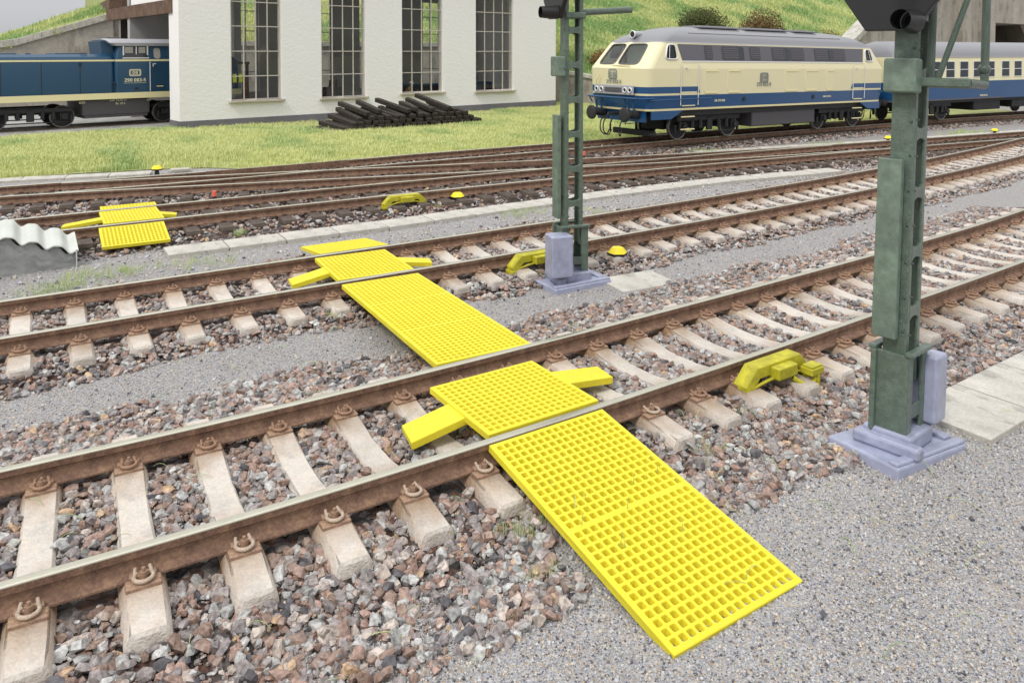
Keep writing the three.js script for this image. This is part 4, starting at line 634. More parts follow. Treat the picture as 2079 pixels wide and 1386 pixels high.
function buffers(parent, x, dir) {
  for (const q of [1, -1]) { const b = part('buffer', [new THREE.CylinderGeometry(0.26, 0.26, 0.06, 22).rotateZ(Math.PI / 2).translate(x + dir * 0.58, 1.03, q * 0.87), new THREE.SphereGeometry(0.26, 20, 8).scale(0.2, 1, 1).translate(x + dir * 0.60, 1.03, q * 0.87)], M.frameDark, parent); part('buffer_sleeve', [new THREE.CylinderGeometry(0.11, 0.11, 0.5, 14).rotateZ(Math.PI / 2).translate(x + dir * 0.34, 1.03, q * 0.87), new THREE.CylinderGeometry(0.15, 0.17, 0.28, 14).rotateZ(Math.PI / 2).translate(x + dir * 0.12, 1.03, q * 0.87)], M.frameDark, b); }
  part('coupling', [rbox(0.4, 0.12, 0.1, 0.03, x + dir * 0.25, 1.02, 0), new THREE.TorusGeometry(0.09, 0.03, 6, 14, 4.4).translate(x + dir * 0.48, 0.98, 0), tube([[x + dir * 0.3, 0.98, 0.05], [x + dir * 0.5, 0.7, 0.08], [x + dir * 0.46, 0.42, 0.02], [x + dir * 0.38, 0.6, -0.04]], 0.03, 16, 6)], M.frameDark, parent);
  for (const q of [0.45, -0.45, -0.62]) part('brake_hose', tube([[x + dir * 0.1, 0.92, q], [x + dir * 0.34, 0.72, q], [x + dir * 0.38, 0.35, q * 0.9], [x + dir * 0.24, 0.22, q * 0.7], [x + dir * 0.12, 0.42, q * 0.6]], 0.024, 20, 6), M.frameDark, parent);
}
const onRail5 = (x, z) => { const [u] = UV(x, z); return top5(u); };
// place a vehicle by two points of the far track
function place5(o, uA, uB) { const [xa, za] = onTrack(c5, uA, 0), [xb, zb] = onTrack(c5, uB, 0), ya = top5(uA), yb = top5(uB); o.position.set(xa, ya, za); o.rotation.set(0, Math.atan2(-(zb - za), xb - xa), Math.atan2(yb - ya, Math.hypot(xb - xa, zb - za)), 'YXZ'); }
{ // ---- cream and blue diesel locomotive
  const t = thing('diesel_locomotive', 'cream and blue diesel locomotive with a grey roof, number 215 022-5', 'locomotive');
  const F = -2.42, R = 13.25;
  const S = shell([{ y: 0.98, w: 1.46, f: F + 0.25, r: R - 0.25, c: 0.3 }, { y: 1.72, w: 1.52, f: F + 0.06, r: R - 0.06, c: 0.34 }, { y: 2.68, w: 1.55, f: F, r: R, c: 0.36 }, { y: 3.64, w: 1.38, f: F + 0.82, r: R - 0.82, c: 0.34 }, { y: 3.86, w: 1.26, f: F + 1.12, r: R - 1.12, c: 0.5 }, { y: 4.06, w: 1.02, f: F + 1.6, r: R - 1.6, c: 0.6 }, { y: 4.2, w: 0.70, f: F + 2.3, r: R - 2.3, c: 0.55 }, { y: 4.27, w: 0.3, f: F + 3.0, r: R - 3.0, c: 0.25 }]);
  part('lower_body', [S.loft([1.17, 1.3, 1.5, 1.72]), S.cap(1.17, false)], M.blue, t);
  const noseSkip = (k) => k >= 6 && k <= 10 || k >= 24 && k <= 28 || k === 17 || k === 35;
  part('upper_body', [S.loft([1.72, 2.2, 2.68]), S.loft([2.68, 3.0, 3.3, 3.64], noseSkip)], M.cream, t);
  part('roof', [S.loft([3.64, 3.75, 3.86, 3.96, 4.06, 4.14, 4.2, 4.24, 4.27]), S.cap(4.27)], M.roof, t);
  part('gutter', [S.loft([3.625, 3.655])].map((g) => g.scale(1, 1, 1.006)), M.roofLight, t);
  const skirtShape = [[F + 0.35, 0.86], [F + 1.35, 0.86], [F + 2.0, 1.17], [F + 0.35, 1.17]];
  for (const q of [1, -1]) for (const e of [0, 1]) { const pts = skirtShape.map(([x, y]) => [e ? F + R - x : x, y]); part('skirt', S.plate(pts, (s, y, off) => [s, y, q * (1.475 + off)], 0.012), M.blue, t); }
  part('buffer_beam', [box(0.08, 0.52, 2.5, F + 0.30, 1.02, 0), box(0.08, 0.52, 2.5, R - 0.30, 1.02, 0)], M.blue, t);
  // stripes
  part('stripe', S.wrap(1.17, 1.245, 5.3, -1, 0.008), M.creamLine, t); part('stripe', S.wrap(1.17, 1.245, 5.3, 1, 0.008), M.creamLine, t);
  for (const e of [-1, 1]) { const lim = e < 0 ? 0.10 : F + R - 0.10; part('blue_band', S.wrap(1.80, 2.03, lim, e, 0.008), M.blue, t); for (const q of [1, -1]) { const a = e < 0 ? [[0.09, 1.80], [0.42, 1.80], [0.28, 2.03], [0.09, 2.03]] : [[F + R - 0.09, 1.80], [F + R - 0.42, 1.80], [F + R - 0.28, 2.03], [F + R - 0.09, 2.03]]; part('blue_band', S.plate(a, S.sideMap(q), 0.008), M.blue, t); } }
  // windscreens cut into the raked ends
  for (const e of [-1, 1]) {
    const lo = 2.68, hi = 3.64, hole = (q) => rrect(Math.min(q * 0.08, q * 1.02), 2.84, Math.max(q * 0.08, q * 1.02), 3.56, 0.10, 3).map(([l, y]) => [l * (1 - 0.13 * (y - 2.84)), y]);
    const half = (q) => [[q * 0.0, lo], [q * 1.195, lo], [q * 1.045, hi], [0, hi]];
    for (const q of [1, -1]) { const o = half(q); part('cab_front', S.plate(q > 0 ? o : o.slice().reverse(), S.noseMap(e), 0.002, [hole(q)]), M.cream, t); const h = hole(q); const w = part('windscreen', S.plate(h, S.noseMap(e), -0.02), M.pane, t); const ring = h.map(([l, y]) => S.nose(l, y, e, 0.006)); part('seal', new THREE.TubeGeometry(new THREE.CatmullRomCurve3(ring.map((p) => V3(...p)), true), 40, 0.026, 5, true), M.bandGrey, w); }
    part('wiper_box', box(0.03, 0.03, 0.9, e < 0 ? F - 0.06 : R + 0.06, 2.78, e < 0 ? 0.35 : 0.3), M.creamLine, t);
  }
  part('cab_interior', [box(0.05, 1.0, 2.4, F + 1.75, 3.1, 0), box(1.5, 0.05, 2.5, F + 1.0, 2.6, 0), rbox(0.4, 0.2, 2.2, 0.05, F + 0.75, 2.70, 0)], M.cabin, t);
  // cab side windows, doors, panels on both sides
  for (const q of [1, -1]) {
    const mp = S.sideMap(q), fl = (pts) => (q > 0 ? pts : pts.slice().reverse()), holes = [];
    part('side_band', S.plate(fl([[-0.55, 2.98], [F + R + 0.55, 2.98], [F + R + 0.72, 3.58], [-0.72, 3.58]]), mp, 0.012), M.bandGrey, t); part('trim_strip', S.plate(fl([[-0.58, 2.935], [F + R + 0.58, 2.935], [F + R + 0.56, 2.975], [-0.56, 2.975]]), mp, 0.016), M.bright, t);
    for (const e of [0, 1]) { const X = (x) => (e ? F + R - x : x), o = rrect(-1.42, 3.03, -0.80, 3.55, 0.1, 3).map(([x, y]) => [X(x + (x < -1.1 ? 0.34 : -0.1) * (y - 3.03)), y]); holes.push(o); const w = part('cab_window', S.plate(fl(o), mp, -0.01), M.tinted, t); part('frame', new THREE.TubeGeometry(new THREE.CatmullRomCurve3(o.map(([x, y]) => V3(...mp(x, y, 0.016))), true), 50, 0.028, 5, true), M.bright, w); part('frame_bar', rod(mp(X(-1.22), 3.05, 0.02), mp(X(-1.13), 3.53, 0.02), 0.012, 5), M.bright, w); }
    { const A = S.at(2.68), B = S.at(3.64); part('cab_side', S.plate(fl([[A.f + A.c, 2.68], [A.r - A.c, 2.68], [B.r - B.c, 3.64], [B.f + B.c, 3.64]]), mp, 0.0, holes), M.cream, t); }
    for (const [a, b] of [[0.28, 0.62], [1.05, 1.85], [2.35, 2.85], [3.45, 4.15], [4.4, 5.15], [5.75, 6.55], [6.8, 7.55]].map(([x, y]) => [x * 1.28 + 0.35, y * 1.28 + 0.35])) { const p = part('louvre_panel', S.plate(fl(rrect(a, 3.03, b, 3.54, 0.06, 3)), mp, 0.026), M.louvre, t); for (let k = 1; k < 6; k++) part('slat', S.plate(fl([[a + 0.06, 3.03 + k * 0.085 - 0.016], [b - 0.06, 3.03 + k * 0.085 - 0.016], [b - 0.06, 3.03 + k * 0.085 + 0.016], [a + 0.06, 3.03 + k * 0.085 + 0.016]]), mp, 0.036), M.bandGrey, p); }
    for (const x of [2.62, 5.55, 8.75]) part('engine_window', S.plate(fl(rrect(x, 3.04, x + 0.36, 3.53, 0.05, 3)), mp, 0.032), M.glassDark, t);
    for (const [d0, d1] of [[-0.62, 0.24], [F + R - 0.24, F + R + 0.62]]) { const d = part('door', S.plate(fl([[d0, 1.80], [d1, 1.80], [d1, 2.92], [d0, 2.92]]), mp, 0.010), M.cream, t); const hr = [rod(mp(d0 - 0.04, 1.35, 0.06), mp(d0 - 0.04, 2.90, 0.06), 0.018, 6), rod(mp(d1 + 0.04, 1.35, 0.06), mp(d1 + 0.04, 2.90, 0.06), 0.018, 6)]; part('handrail', hr, M.bright, d); part('handle', rbox(0.10, 0.05, 0.04, 0.01, ...mp((d0 + d1) / 2 - 0.2, 2.72, 0.03)), M.bright, d);
      const lad = [rod([d0 + 0.08, 0.42, q * 1.42], [d0 + 0.08, 1.2, q * 1.46], 0.018, 6), rod([d1 - 0.08, 0.42, q * 1.42], [d1 - 0.08, 1.2, q * 1.46], 0.018, 6)]; const l = part('ladder', lad, M.frameDark, t); for (const y of [0.46, 0.92, 1.33]) part('step', rbox(d1 - d0 - 0.18, 0.035, 0.12, 0.008, (d0 + d1) / 2, y, q * 1.47), M.creamLine, l); }
    for (const [a, b] of [[0.62, 1.42], [1.95, 2.72], [5.55, 6.5], [6.95, 7.9], [8.5, 9.1]]) { const pnl = part('side_panel', S.plate(fl(rrect(a, 1.80, b, 2.58, 0.09, 3)), mp, 0.012), M.cream, t); part('panel_edge', [box(b - a - 0.1, 0.035, 0.03, (a + b) / 2, 2.60, q * 1.56), box(b - a - 0.1, 0.03, 0.03, (a + b) / 2, 1.785, q * 1.54)], M.creamLine, pnl); }
    for (const x of [3.0, 7.6]) part('filler', new THREE.CylinderGeometry(0.085, 0.085, 0.03, 14).rotateX(Math.PI / 2).translate(x, 1.50, q * 1.52), M.black, t);
    const ry = q > 0 ? 0 : Math.PI; emblem(t, 0.52, 0.40, M.print, [4.18, 2.33, q * 1.556], ry); text('215 022-5', 0.15, M.print, t, 'running_number', [4.18, 2.0, q * 1.546], ry); text('DB 215 022', 0.085, M.printLight, t, 'small_lettering', [1.55, 1.44, q * 1.515], ry); text('NBK 22.07.85', 0.07, M.printLight, t, 'small_lettering', [8.6, 1.46, q * 1.515], ry);
    part('grab_rail', rod([F + 0.2, 1.56, q * 1.56], [1.0, 1.60, q * 1.58], 0.02, 6), M.blue, t);
  }
  // ends: headlamp panel, emblem, number, rails
  for (const e of [-1, 1]) {
    const X = (x) => (e < 0 ? x : F + R - x), ry = e < 0 ? -Math.PI / 2 : Math.PI / 2;
    const lp = part('headlamp_panel', [-1, 0, 1].map(() => null).slice(0, 0).concat([rbox(0.05, 0.34, 2.06, 0.02, X(F - 0.10), 1.90, 0)]), M.roofLight, t);
    for (const z of [-0.88, -0.62, 0.62, 0.88]) { part('lamp_ring', new THREE.TorusGeometry(0.085, 0.024, 8, 18).rotateY(Math.PI / 2).translate(X(F - 0.14), 1.90, z), M.bright, lp); part('lamp_lens', new THREE.CylinderGeometry(0.08, 0.08, 0.03, 16).rotateZ(Math.PI / 2).translate(X(F - 0.125), 1.90, z), M.glassDark, lp); }
    part('lamp_grille', [rbox(0.03, 0.18, 0.9, 0.02, X(F - 0.135), 1.90, 0), ...[-0.05, 0, 0.05].map((y) => box(0.02, 0.012, 0.8, X(F - 0.152), 1.9 + y, 0))], M.bandGrey, lp);
    emblem(t, 0.46, 0.38, M.print, [X(F - 0.11), 2.46, e < 0 ? -0.05 : 0.05], ry); text('215 022-5', 0.13, M.print, t, 'running_number', [X(F - 0.105), 2.13, 0], ry);
    part('front_rail', [rod([X(F - 0.18), 1.62, -1.3], [X(F - 0.18), 1.62, 1.3], 0.035, 8), rod([X(F - 0.18), 1.62, 1.3], [X(F + 0.4), 1.62, 1.56], 0.03, 8), rod([X(F - 0.18), 1.62, -1.3], [X(F + 0.4), 1.62, -1.56], 0.03, 8), ...[-1.25, -0.6, 0.6, 1.25].map((z) => rod([X(F - 0.18), 1.62, z], [X(F - 0.02), 1.40, z], 0.022, 6))], M.blue, t);
    part('front_step', [-0.85, 0.85].flatMap((z) => [box(0.05, 0.36, 0.05, X(F - 0.04), 1.30, z - 0.13, 0, 0.2), box(0.05, 0.36, 0.05, X(F - 0.04), 1.30, z + 0.13, 0, 0.2)]), M.blue, t);
    part('signal_horn', tube([[X(F - 0.1), 2.0, -0.95], [X(F - 0.16), 2.25, -0.85], [X(F - 0.14), 2.42, -0.7]], 0.02, 10, 6), M.creamLine, t);
    const lampX = X(F + 1.0); const top = part('roof_lamp', new THREE.CylinderGeometry(0.13, 0.13, 0.36, 18).rotateZ(Math.PI / 2).translate(lampX, 3.93, 0), M.roofLight, t); part('lamp_ring', new THREE.TorusGeometry(0.13, 0.025, 8, 20).rotateY(Math.PI / 2).translate(X(F + 0.82), 3.93, 0), M.bright, top); part('lamp_lens', new THREE.CylinderGeometry(0.11, 0.11, 0.02, 18).rotateZ(Math.PI / 2).translate(X(F + 0.815), 3.93, 0), M.black, top);
  }
  buffers(t, F + 0.2, -1); buffers(t, R - 0.2, 1);
  part('snow_guard', [rbox(0.10, 0.22, 2.2, 0.03, F + 0.95, 0.30, 0), rod([F + 0.6, 0.3, 1.1], [F + 1.6, 0.32, 1.18], 0.03, 6)], M.frameDark, t);
  bogie(t, 0, 2.9); bogie(t, 9.0, 11.8);
  part('fuel_tank', rbox(4.3, 0.72, 2.5, 0.06, 6.0, 0.72, 0), M.tankGrey, t); part('underframe', [box(14.2, 0.22, 2.6, 5.2, 1.05, 0), box(12.9, 0.55, 1.1, 5.9, 0.66, 0)], M.frameDark, t);
  for (const [x, L] of [[2.6, 2.4], [5.6, 2.8], [8.3, 1.6]]) part('roof_hatch', [rbox(L, 0.07, 1.3, 0.03, x, 4.28, 0), rbox(L - 0.3, 0.05, 0.9, 0.02, x, 4.33, 0)], M.roof, t);
  part('roof_rail', [rod([0.2, 4.02, 1.08], [10.2, 4.02, 1.08], 0.02, 6), rod([0.2, 4.02, -1.08], [10.2, 4.02, -1.08], 0.02, 6)], M.roofLight, t); part('exhaust', [cyl(0.16, 0.2, 0.14, 7.1, 4.33, 0.2, 14), cyl(0.16, 0.2, 0.14, 7.1, 4.33, -0.3, 14)], M.frameDark, t);
  // find u of the first and last wheel on the track
  place5(t, 20.86, 32.44);
  const d = thing('person', 'driver in dark clothing sitting behind the right windscreen of the cream locomotive', 'person'); place5(d, 20.86, 32.44); const off = V3(F + 1.2, 2.02, 0.5).applyEuler(d.rotation); d.position.add(off); d.rotateY(-Math.PI / 2);
  part('body', bodyGeo([[0, 0.62, 0, 0.15, 0, 0.98, 0.02, 0.16], [-0.17, 1.06, 0.02, 0.065, -0.23, 0.82, 0.12, 0.05], [-0.23, 0.82, 0.12, 0.05, -0.16, 0.74, 0.38, 0.035], [0.17, 1.06, 0.02, 0.065, 0.23, 0.82, 0.12, 0.05], [0.23, 0.82, 0.12, 0.05, 0.16, 0.74, 0.38, 0.035], [-0.1, 0.6, 0, 0.09, -0.12, 0.6, 0.4, 0.07], [0.1, 0.6, 0, 0.09, 0.12, 0.6, 0.4, 0.07], [0, 1.08, 0.02, 0.06, 0, 1.18, 0.04, 0.055]]), M.cloth, d);
  part('head', bodyGeo([[0, 1.26, 0.05, 0.085, 0, 1.36, 0.04, 0.095], [0, 1.3, 0.13, 0.02, 0, 1.28, 0.145, 0.016], [-0.095, 1.3, 0.04, 0.016, -0.095, 1.33, 0.03, 0.018], [0.095, 1.3, 0.04, 0.016, 0.095, 1.33, 0.03, 0.018]], 30), M.skin, d); part('cap', [new THREE.SphereGeometry(0.112, 14, 7, 0, 6.3, 0, 1.5).translate(0, 1.36, 0.035), box(0.14, 0.012, 0.09, 0, 1.385, 0.14)], M.cloth, d);
}
{ // ---- passenger coach behind the locomotive
  const t = thing('passenger_coach', 'cream and blue passenger coach with a grey roof, partly hidden by the front mast', 'coach');
  const F = 0, R = 18.5, S = shell([{ y: 1.05, w: 1.36, f: F, r: R, c: 0.12 }, { y: 2.0, w: 1.42, f: F, r: R, c: 0.12 }, { y: 3.2, w: 1.38, f: F, r: R, c: 0.14 }, { y: 3.5, w: 1.24, f: F + 0.1, r: R - 0.1, c: 0.3 }, { y: 3.78, w: 0.95, f: F + 0.35, r: R - 0.35, c: 0.5 }, { y: 3.98, w: 0.5, f: F + 0.8, r: R - 0.8, c: 0.4 }], { bow: 0.02 });
  part('lower_body', [S.loft([1.05, 1.5, 1.98]), S.cap(1.05, false)], M.blue, t); part('upper_body', S.loft([1.98, 2.6, 3.2]), M.cream, t); part('roof', [S.loft([3.2, 3.35, 3.5, 3.65, 3.78, 3.9, 3.98]), S.cap(3.98)], M.roof, t); part('sill_line', S.wrap(1.05, 1.12, 9, -1, 0.01), M.bandGrey, t);
  for (const q of [1, -1]) { const mp = S.sideMap(q), fl = (p) => (q > 0 ? p : p.slice().reverse()); for (const x of [1.3, 2.75, 3.9, 5.05, 6.2, 7.35, 8.7, 9.85, 11.0, 12.5, 14.0]) { const w = part('window', S.plate(fl(rrect(x, 2.18, x + 0.72, 2.98, 0.07, 3)), mp, 0.006), M.glassDark, t); part('frame', [box(0.74, 0.035, 0.03, x + 0.36, 2.58, q * 1.42), ...[[x, 2.2], [x + 0.72, 2.2]].map(([a]) => box(0.03, 0.78, 0.03, a, 2.58, q * 1.415)), box(0.74, 0.03, 0.03, x + 0.36, 2.985, q * 1.40), box(0.74, 0.03, 0.03, x + 0.36, 2.18, q * 1.425)], M.bright, w); } part('gutter', box(R - 0.3, 0.04, 0.05, R / 2, 3.21, q * 1.385), M.roofLight, t); text('50 80 20-34', 0.09, M.printLight, t, 'small_lettering', [7.2, 1.18, q * 1.375], q > 0 ? 0 : Math.PI); }
  part('tail_lamp', new THREE.CylinderGeometry(0.11, 0.11, 0.08, 16).rotateZ(Math.PI / 2).translate(F - 0.05, 2.2, 1.12), M.beam, t); part('gangway', rbox(0.4, 2.1, 1.1, 0.15, F - 0.22, 2.1, 0), M.black, t); buffers(t, F - 0.05, -1); bogie(t, 2.0, 4.5, 0.46); bogie(t, 14, 16.5, 0.46); part('underframe', [box(R - 0.4, 0.16, 2.4, R / 2, 0.98, 0), rbox(2.4, 0.5, 2.2, 0.05, 8, 0.68, 0), rbox(1.4, 0.42, 2.2, 0.05, 11, 0.7, 0)], M.frameDark, t);
  place5(t, 35.2, 46); t.translateX(0);
}
{ // ---- blue shunting locomotive entering the shed
  const t = thing('shunting_locomotive', 'blue shunting locomotive with cream sill band entering the shed, number 290 083-5', 'locomotive', [-20.15, 0.2, -34.31], 44 * Math.PI / 180); t.translateZ(-0.75);
  const lw = 1.32, hood = shell([{ y: 1.5, w: lw, f: -6, r: 2.1, c: 0.2 }, { y: 2.96, w: lw, f: -6, r: 2.1, c: 0.25 }, { y: 3.16, w: lw - 0.10, f: -5.9, r: 2.1, c: 0.3 }, { y: 3.28, w: lw - 0.35, f: -5.7, r: 2.05, c: 0.3 }], { bow: 0.05 });
  part('hood', [hood.loft([1.5, 2.96, 3.06, 3.16, 3.23, 3.28]), hood.cap(3.28)], M.navy, t); part('stripe', [box(8.1, 0.075, 0.012, -1.9, 2.99, lw + 0.005), box(8.1, 0.075, 0.012, -1.9, 2.99, -lw - 0.005)], M.creamLine, t);
  part('hood_hatch', [rbox(1.1, 0.05, 1.6, 0.02, 0.3, 3.30, 0), rbox(2.6, 0.05, 1.6, 0.02, -3.0, 3.30, 0)], M.navy, t); part('hood_seam', [0.62, -0.9, -2.4, -3.9].map((x) => box(0.02, 1.4, 0.012, x, 2.2, lw + 0.004)).concat([box(0.10, 0.16, 0.03, 0.62, 2.82, lw + 0.01)]), M.black, t); part('grab_iron', [rod([-1.4, 3.3, 0.9], [-1.2, 3.3, 0.9], 0.03, 6), rod([0.75, 3.32, 1.0], [1.0, 3.32, 1.0], 0.03, 6)], M.navy, t);
  // frame with walkway band
  part('sill_band', [box(14, 0.27, 0.10, 1.0, 1.37, 1.46), box(14, 0.27, 0.10, 1.0, 1.37, -1.46)], M.creamLine, t); part('frame', box(13.8, 0.24, 2.8, 1.0, 1.36, 0), M.frameDark, t);
  // cab
  const cab = shell([{ y: 1.5, w: 1.45, f: 2.05, r: 5.0, c: 0.12 }, { y: 2.96, w: 1.45, f: 2.05, r: 5.0, c: 0.12 }, { y: 3.72, w: 1.30, f: 2.22, r: 4.85, c: 0.12 }], { bow: 0.02 });
  part('cab', cab.loft([1.5, 2.2, 2.96, 3.72]), M.navy, t); part('cab_stripe', [box(2.95, 0.09, 0.014, 3.52, 2.99, 1.452), box(2.95, 0.09, 0.014, 3.52, 2.99, -1.452)], M.creamLine, t);
  const rf = shell([{ y: 3.66, w: 1.40, f: 2.05, r: 5.05, c: 0.1 }, { y: 3.80, w: 1.42, f: 1.85, r: 5.25, c: 0.15 }, { y: 3.93, w: 1.25, f: 1.72, r: 5.35, c: 0.3 }, { y: 4.0, w: 0.9, f: 1.7, r: 5.3, c: 0.4 }], { bow: 0.0 }); part('cab_roof', [rf.loft([3.66, 3.80, 3.87, 3.93, 4.0]), rf.cap(4.0)], M.roofLight, t); part('roof_vent', rbox(0.55, 0.08, 0.8, 0.02, 2.2, 4.03, 0.3), M.bandGrey, t);
  part('front_fairing', [box(0.5, 0.72, 1.9, 1.86, 3.55, 0, 0, 0.12)], M.navy, t);
  for (const q of [1, -1]) {
    const mp = cab.sideMap(q), fl = (p) => (q > 0 ? p : p.slice().reverse()), ry = q > 0 ? 0 : Math.PI;
    const w = part('cab_window', cab.plate(fl(rrect(2.42, 3.10, 3.48, 3.64, 0.03, 2)), mp, 0.006), M.glassDark, t); part('frame', [box(1.16, 0.05, 0.03, 2.95, 3.10, q * 1.435), box(0.06, 0.56, 0.03, 2.42, 3.37, q * 1.385), box(0.06, 0.56, 0.03, 3.48, 3.37, q * 1.385), box(0.035, 0.54, 0.02, 2.98, 3.37, q * 1.385)], M.bright, w); part('curtain', [box(0.36, 0.5, 0.01, 2.66, 3.37, q * 1.378), box(0.30, 0.5, 0.01, 3.24, 3.37, q * 1.378)], M.curtain, w);
    part('door_window', cab.plate(fl(rrect(3.76, 3.06, 4.06, 3.58, 0.12, 3)), mp, 0.008), M.curtain, t);
    const d = part('cab_door', cab.plate(fl([[3.62, 1.56], [4.46, 1.56], [4.46, 2.93], [3.62, 2.93]]), mp, 0.008), M.navy, t); part('handrail', [rod([3.55, 1.55, q * 1.50], [3.55, 2.92, q * 1.50], 0.02, 6), rod([4.5, 1.55, q * 1.50], [4.5, 2.92, q * 1.50], 0.02, 6)], M.bright, d); part('handle', [rbox(0.14, 0.04, 0.04, 0.01, 3.76, 2.82, q * 1.48), rbox(0.04, 0.14, 0.04, 0.01, 3.70, 2.76, q * 1.48)], M.bright, d); part('step_recess', [rbox(0.36, 0.12, 0.03, 0.01, 4.0, 1.78, q * 1.455)], M.black, d); part('step', rbox(0.30, 0.04, 0.06, 0.01, 4.0, 1.76, q * 1.48), M.printLight, d);
    emblem(t, 0.52, 0.32, M.printLight, [2.9, 2.42, q * 1.456], ry); text('290 083-5', 0.155, M.printLight, t, 'running_number', [2.9, 2.0, q * 1.456], ry); part('number_line', box(1.0, 0.012, 0.006, 2.9, 1.94, q * 1.455), M.printLight, t); part('cab_latch', rbox(0.16, 0.10, 0.03, 0.01, 2.95, 1.68, q * 1.46), M.black, t);
    text('LüP 14,00 m', 0.09, M.printLight, t, 'small_lettering', [2.2, 1.12, q * 1.262], ry); text('Br. 57 t', 0.09, M.printLight, t, 'small_lettering', [2.3, 0.96, q * 1.262], ry); text('GER', 0.10, M.printLight, t, 'small_lettering', [0.7, 1.06, q * 1.262], ry); text('-ML', 0.09, M.printLight, t, 'small_lettering', [3.55, 1.08, q * 1.262], ry);
    part('grab_post', [rod([2.0, 1.5, q * 1.42], [2.0, 1.95, q * 1.42], 0.02, 6), new THREE.SphereGeometry(0.05, 8, 6).translate(2.0, 1.95, q * 1.42)], M.frameDark, t);
  }
  const hd2 = shell([{ y: 1.5, w: lw, f: 4.8, r: 8.0, c: 0.2 }, { y: 2.96, w: lw, f: 4.8, r: 8.0, c: 0.25 }, { y: 3.2, w: lw - 0.3, f: 4.8, r: 7.8, c: 0.3 }], { bow: 0.03 }); part('hood', [hd2.loft([1.5, 2.96, 3.2]), hd2.cap(3.2)], M.navy, t);
  part('fuel_tank', [rbox(2.9, 0.72, 2.5, 0.05, 2.15, 0.86, 0), box(2.7, 0.16, 2.4, 2.15, 0.46, 0)], M.tankGrey, t); bogie(t, -2.6, 0, 0.5); bogie(t, 4.36, 6.9, 0.5);
}
// ------------------------------------------------------------------ apron and embedded shed track
{
  const ap = struct('apron', merge([0].map(() => { const pts = [at(-14, 36.2, 0), at(-4, 35.4, 0), at(1, 35.9, 0), at(6.0, 37.6, 0), at(9, 46, 0), at(5, 52, 0), at(-14, 52, 0)].map((p) => new THREE.Vector2(p[0], -p[2])); const g = new THREE.ExtrudeGeometry(new THREE.Shape(pts), { depth: 0.10, bevelEnabled: false }); g.rotateX(-Math.PI / 2); return boxUV(g.translate(0, 0.055, 0)); })), M.apron);
  const t = thing('shed_track', 'rails set in concrete slabs under the blue shunting locomotive', 'railway track', [-20.15, 0, -34.31], 44 * Math.PI / 180); t.translateZ(-0.75);
  for (const q of [-1, 1]) part('rail', [box(26, 0.075, 0.075, 2, 0.165, q * 0.7535), box(26, 0.06, 0.04, 2, 0.12, q * 0.66)], M.rust, t);
  for (let k = 0; k < 9; k++) part('slab', rbox(2.18, 0.04, 1.25, 0.008, -8.5 + k * 2.2, 0.145, 1.46), M.apron, t); void ap;
}
// ------------------------------------------------------------------ verge, hill and retaining walls
const vergeFront = (u) => c5(u) + 1.35 + 3.1 * (1 - sstep(3.2, 8.5, u)) + 0.25 * vn(u * 0.8 + 30, 3, 15, 256), vergeBack = (u) => (u < 6 ? 34.6 + 0.42 * u + 0.5 * vn(u * 0.5 + 30, 9, 16, 256) : 43);
const vergeY = (u, v) => { const f = vergeFront(u), [x, z] = P(u, v); return base(x, z) + 0.02 + 0.20 * sstep(0, 2.2, v - f) * (1 - 1.15 * sstep(9, 14, v - f)) + 0.10 * (vn(u * 0.35 + 20, v * 0.35, 17, 256) - 0.5) * sstep(0, 1.5, v - f); };
{
  const pos = [], uv = [], idx = [], us = [], n = 26; for (let u = -8; u <= 52; u += 0.75) us.push(u);
  for (const u of us) for (let k = 0; k <= n; k++) { const f = vergeFront(u), b = vergeBack(u), v = f - 0.1 + (b - f + 0.1) * k / n, [x, z] = P(u, v); pos.push(x, vergeY(u, v), z); uv.push(u, v); }
  for (let i = 0; i < us.length - 1; i++) for (let k = 0; k < n; k++) { const a = i * (n + 1) + k; idx.push(a, a + n + 1, a + 1, a + 1, a + n + 1, a + n + 2); }
  struct('verge', geom(pos, idx, uv), M.turf);
}
const foot = (u) => 52 - 12.6 * sstep(28, 33.5, u), hillBase = (u) => (u < 6 ? 4.0 + 0.34 * clamp(u, -2, 6) : 4.25 - 2.45 * sstep(27, 33, u));
const hillY = (u, s) => { const r = u < 8 ? 0.12 : 0.42; return hillBase(u) - 0.08 + (u < 8 ? Math.min(s * r, 0.9 + 0.02 * s) : s * r) + 0.5 * (vn(u * 0.22 + 60, s * 0.22 + 10, 18, 256) - 0.5) * sstep(0, 3, s) + 0.14 * (vn(u * 1.1 + 60, s * 1.1, 19, 256) - 0.5); };
{
  const pos = [], uv = [], idx = [], us = [], ss = [0, 0.4, 0.8, 1.4, 2, 2.8, 3.6, 4.6, 5.6, 7, 8.5, 10, 12, 14, 17, 20, 24, 30, 40, 60]; for (let u = -40; u <= 100; u += u > -6 && u < 99 ? 0.9 : 4) us.push(u);
  for (const u of us) for (const s of ss) { const [x, z] = P(u, foot(u) + s); pos.push(x, hillY(u, s), z); uv.push(u, foot(u) + s); }
  for (let i = 0; i < us.length - 1; i++) for (let k = 0; k < ss.length - 1; k++) { const a = i * ss.length + k; idx.push(a, a + ss.length, a + 1, a + 1, a + ss.length, a + ss.length + 1); }
  struct('hill', geom(pos, idx, uv), M.turf);
}
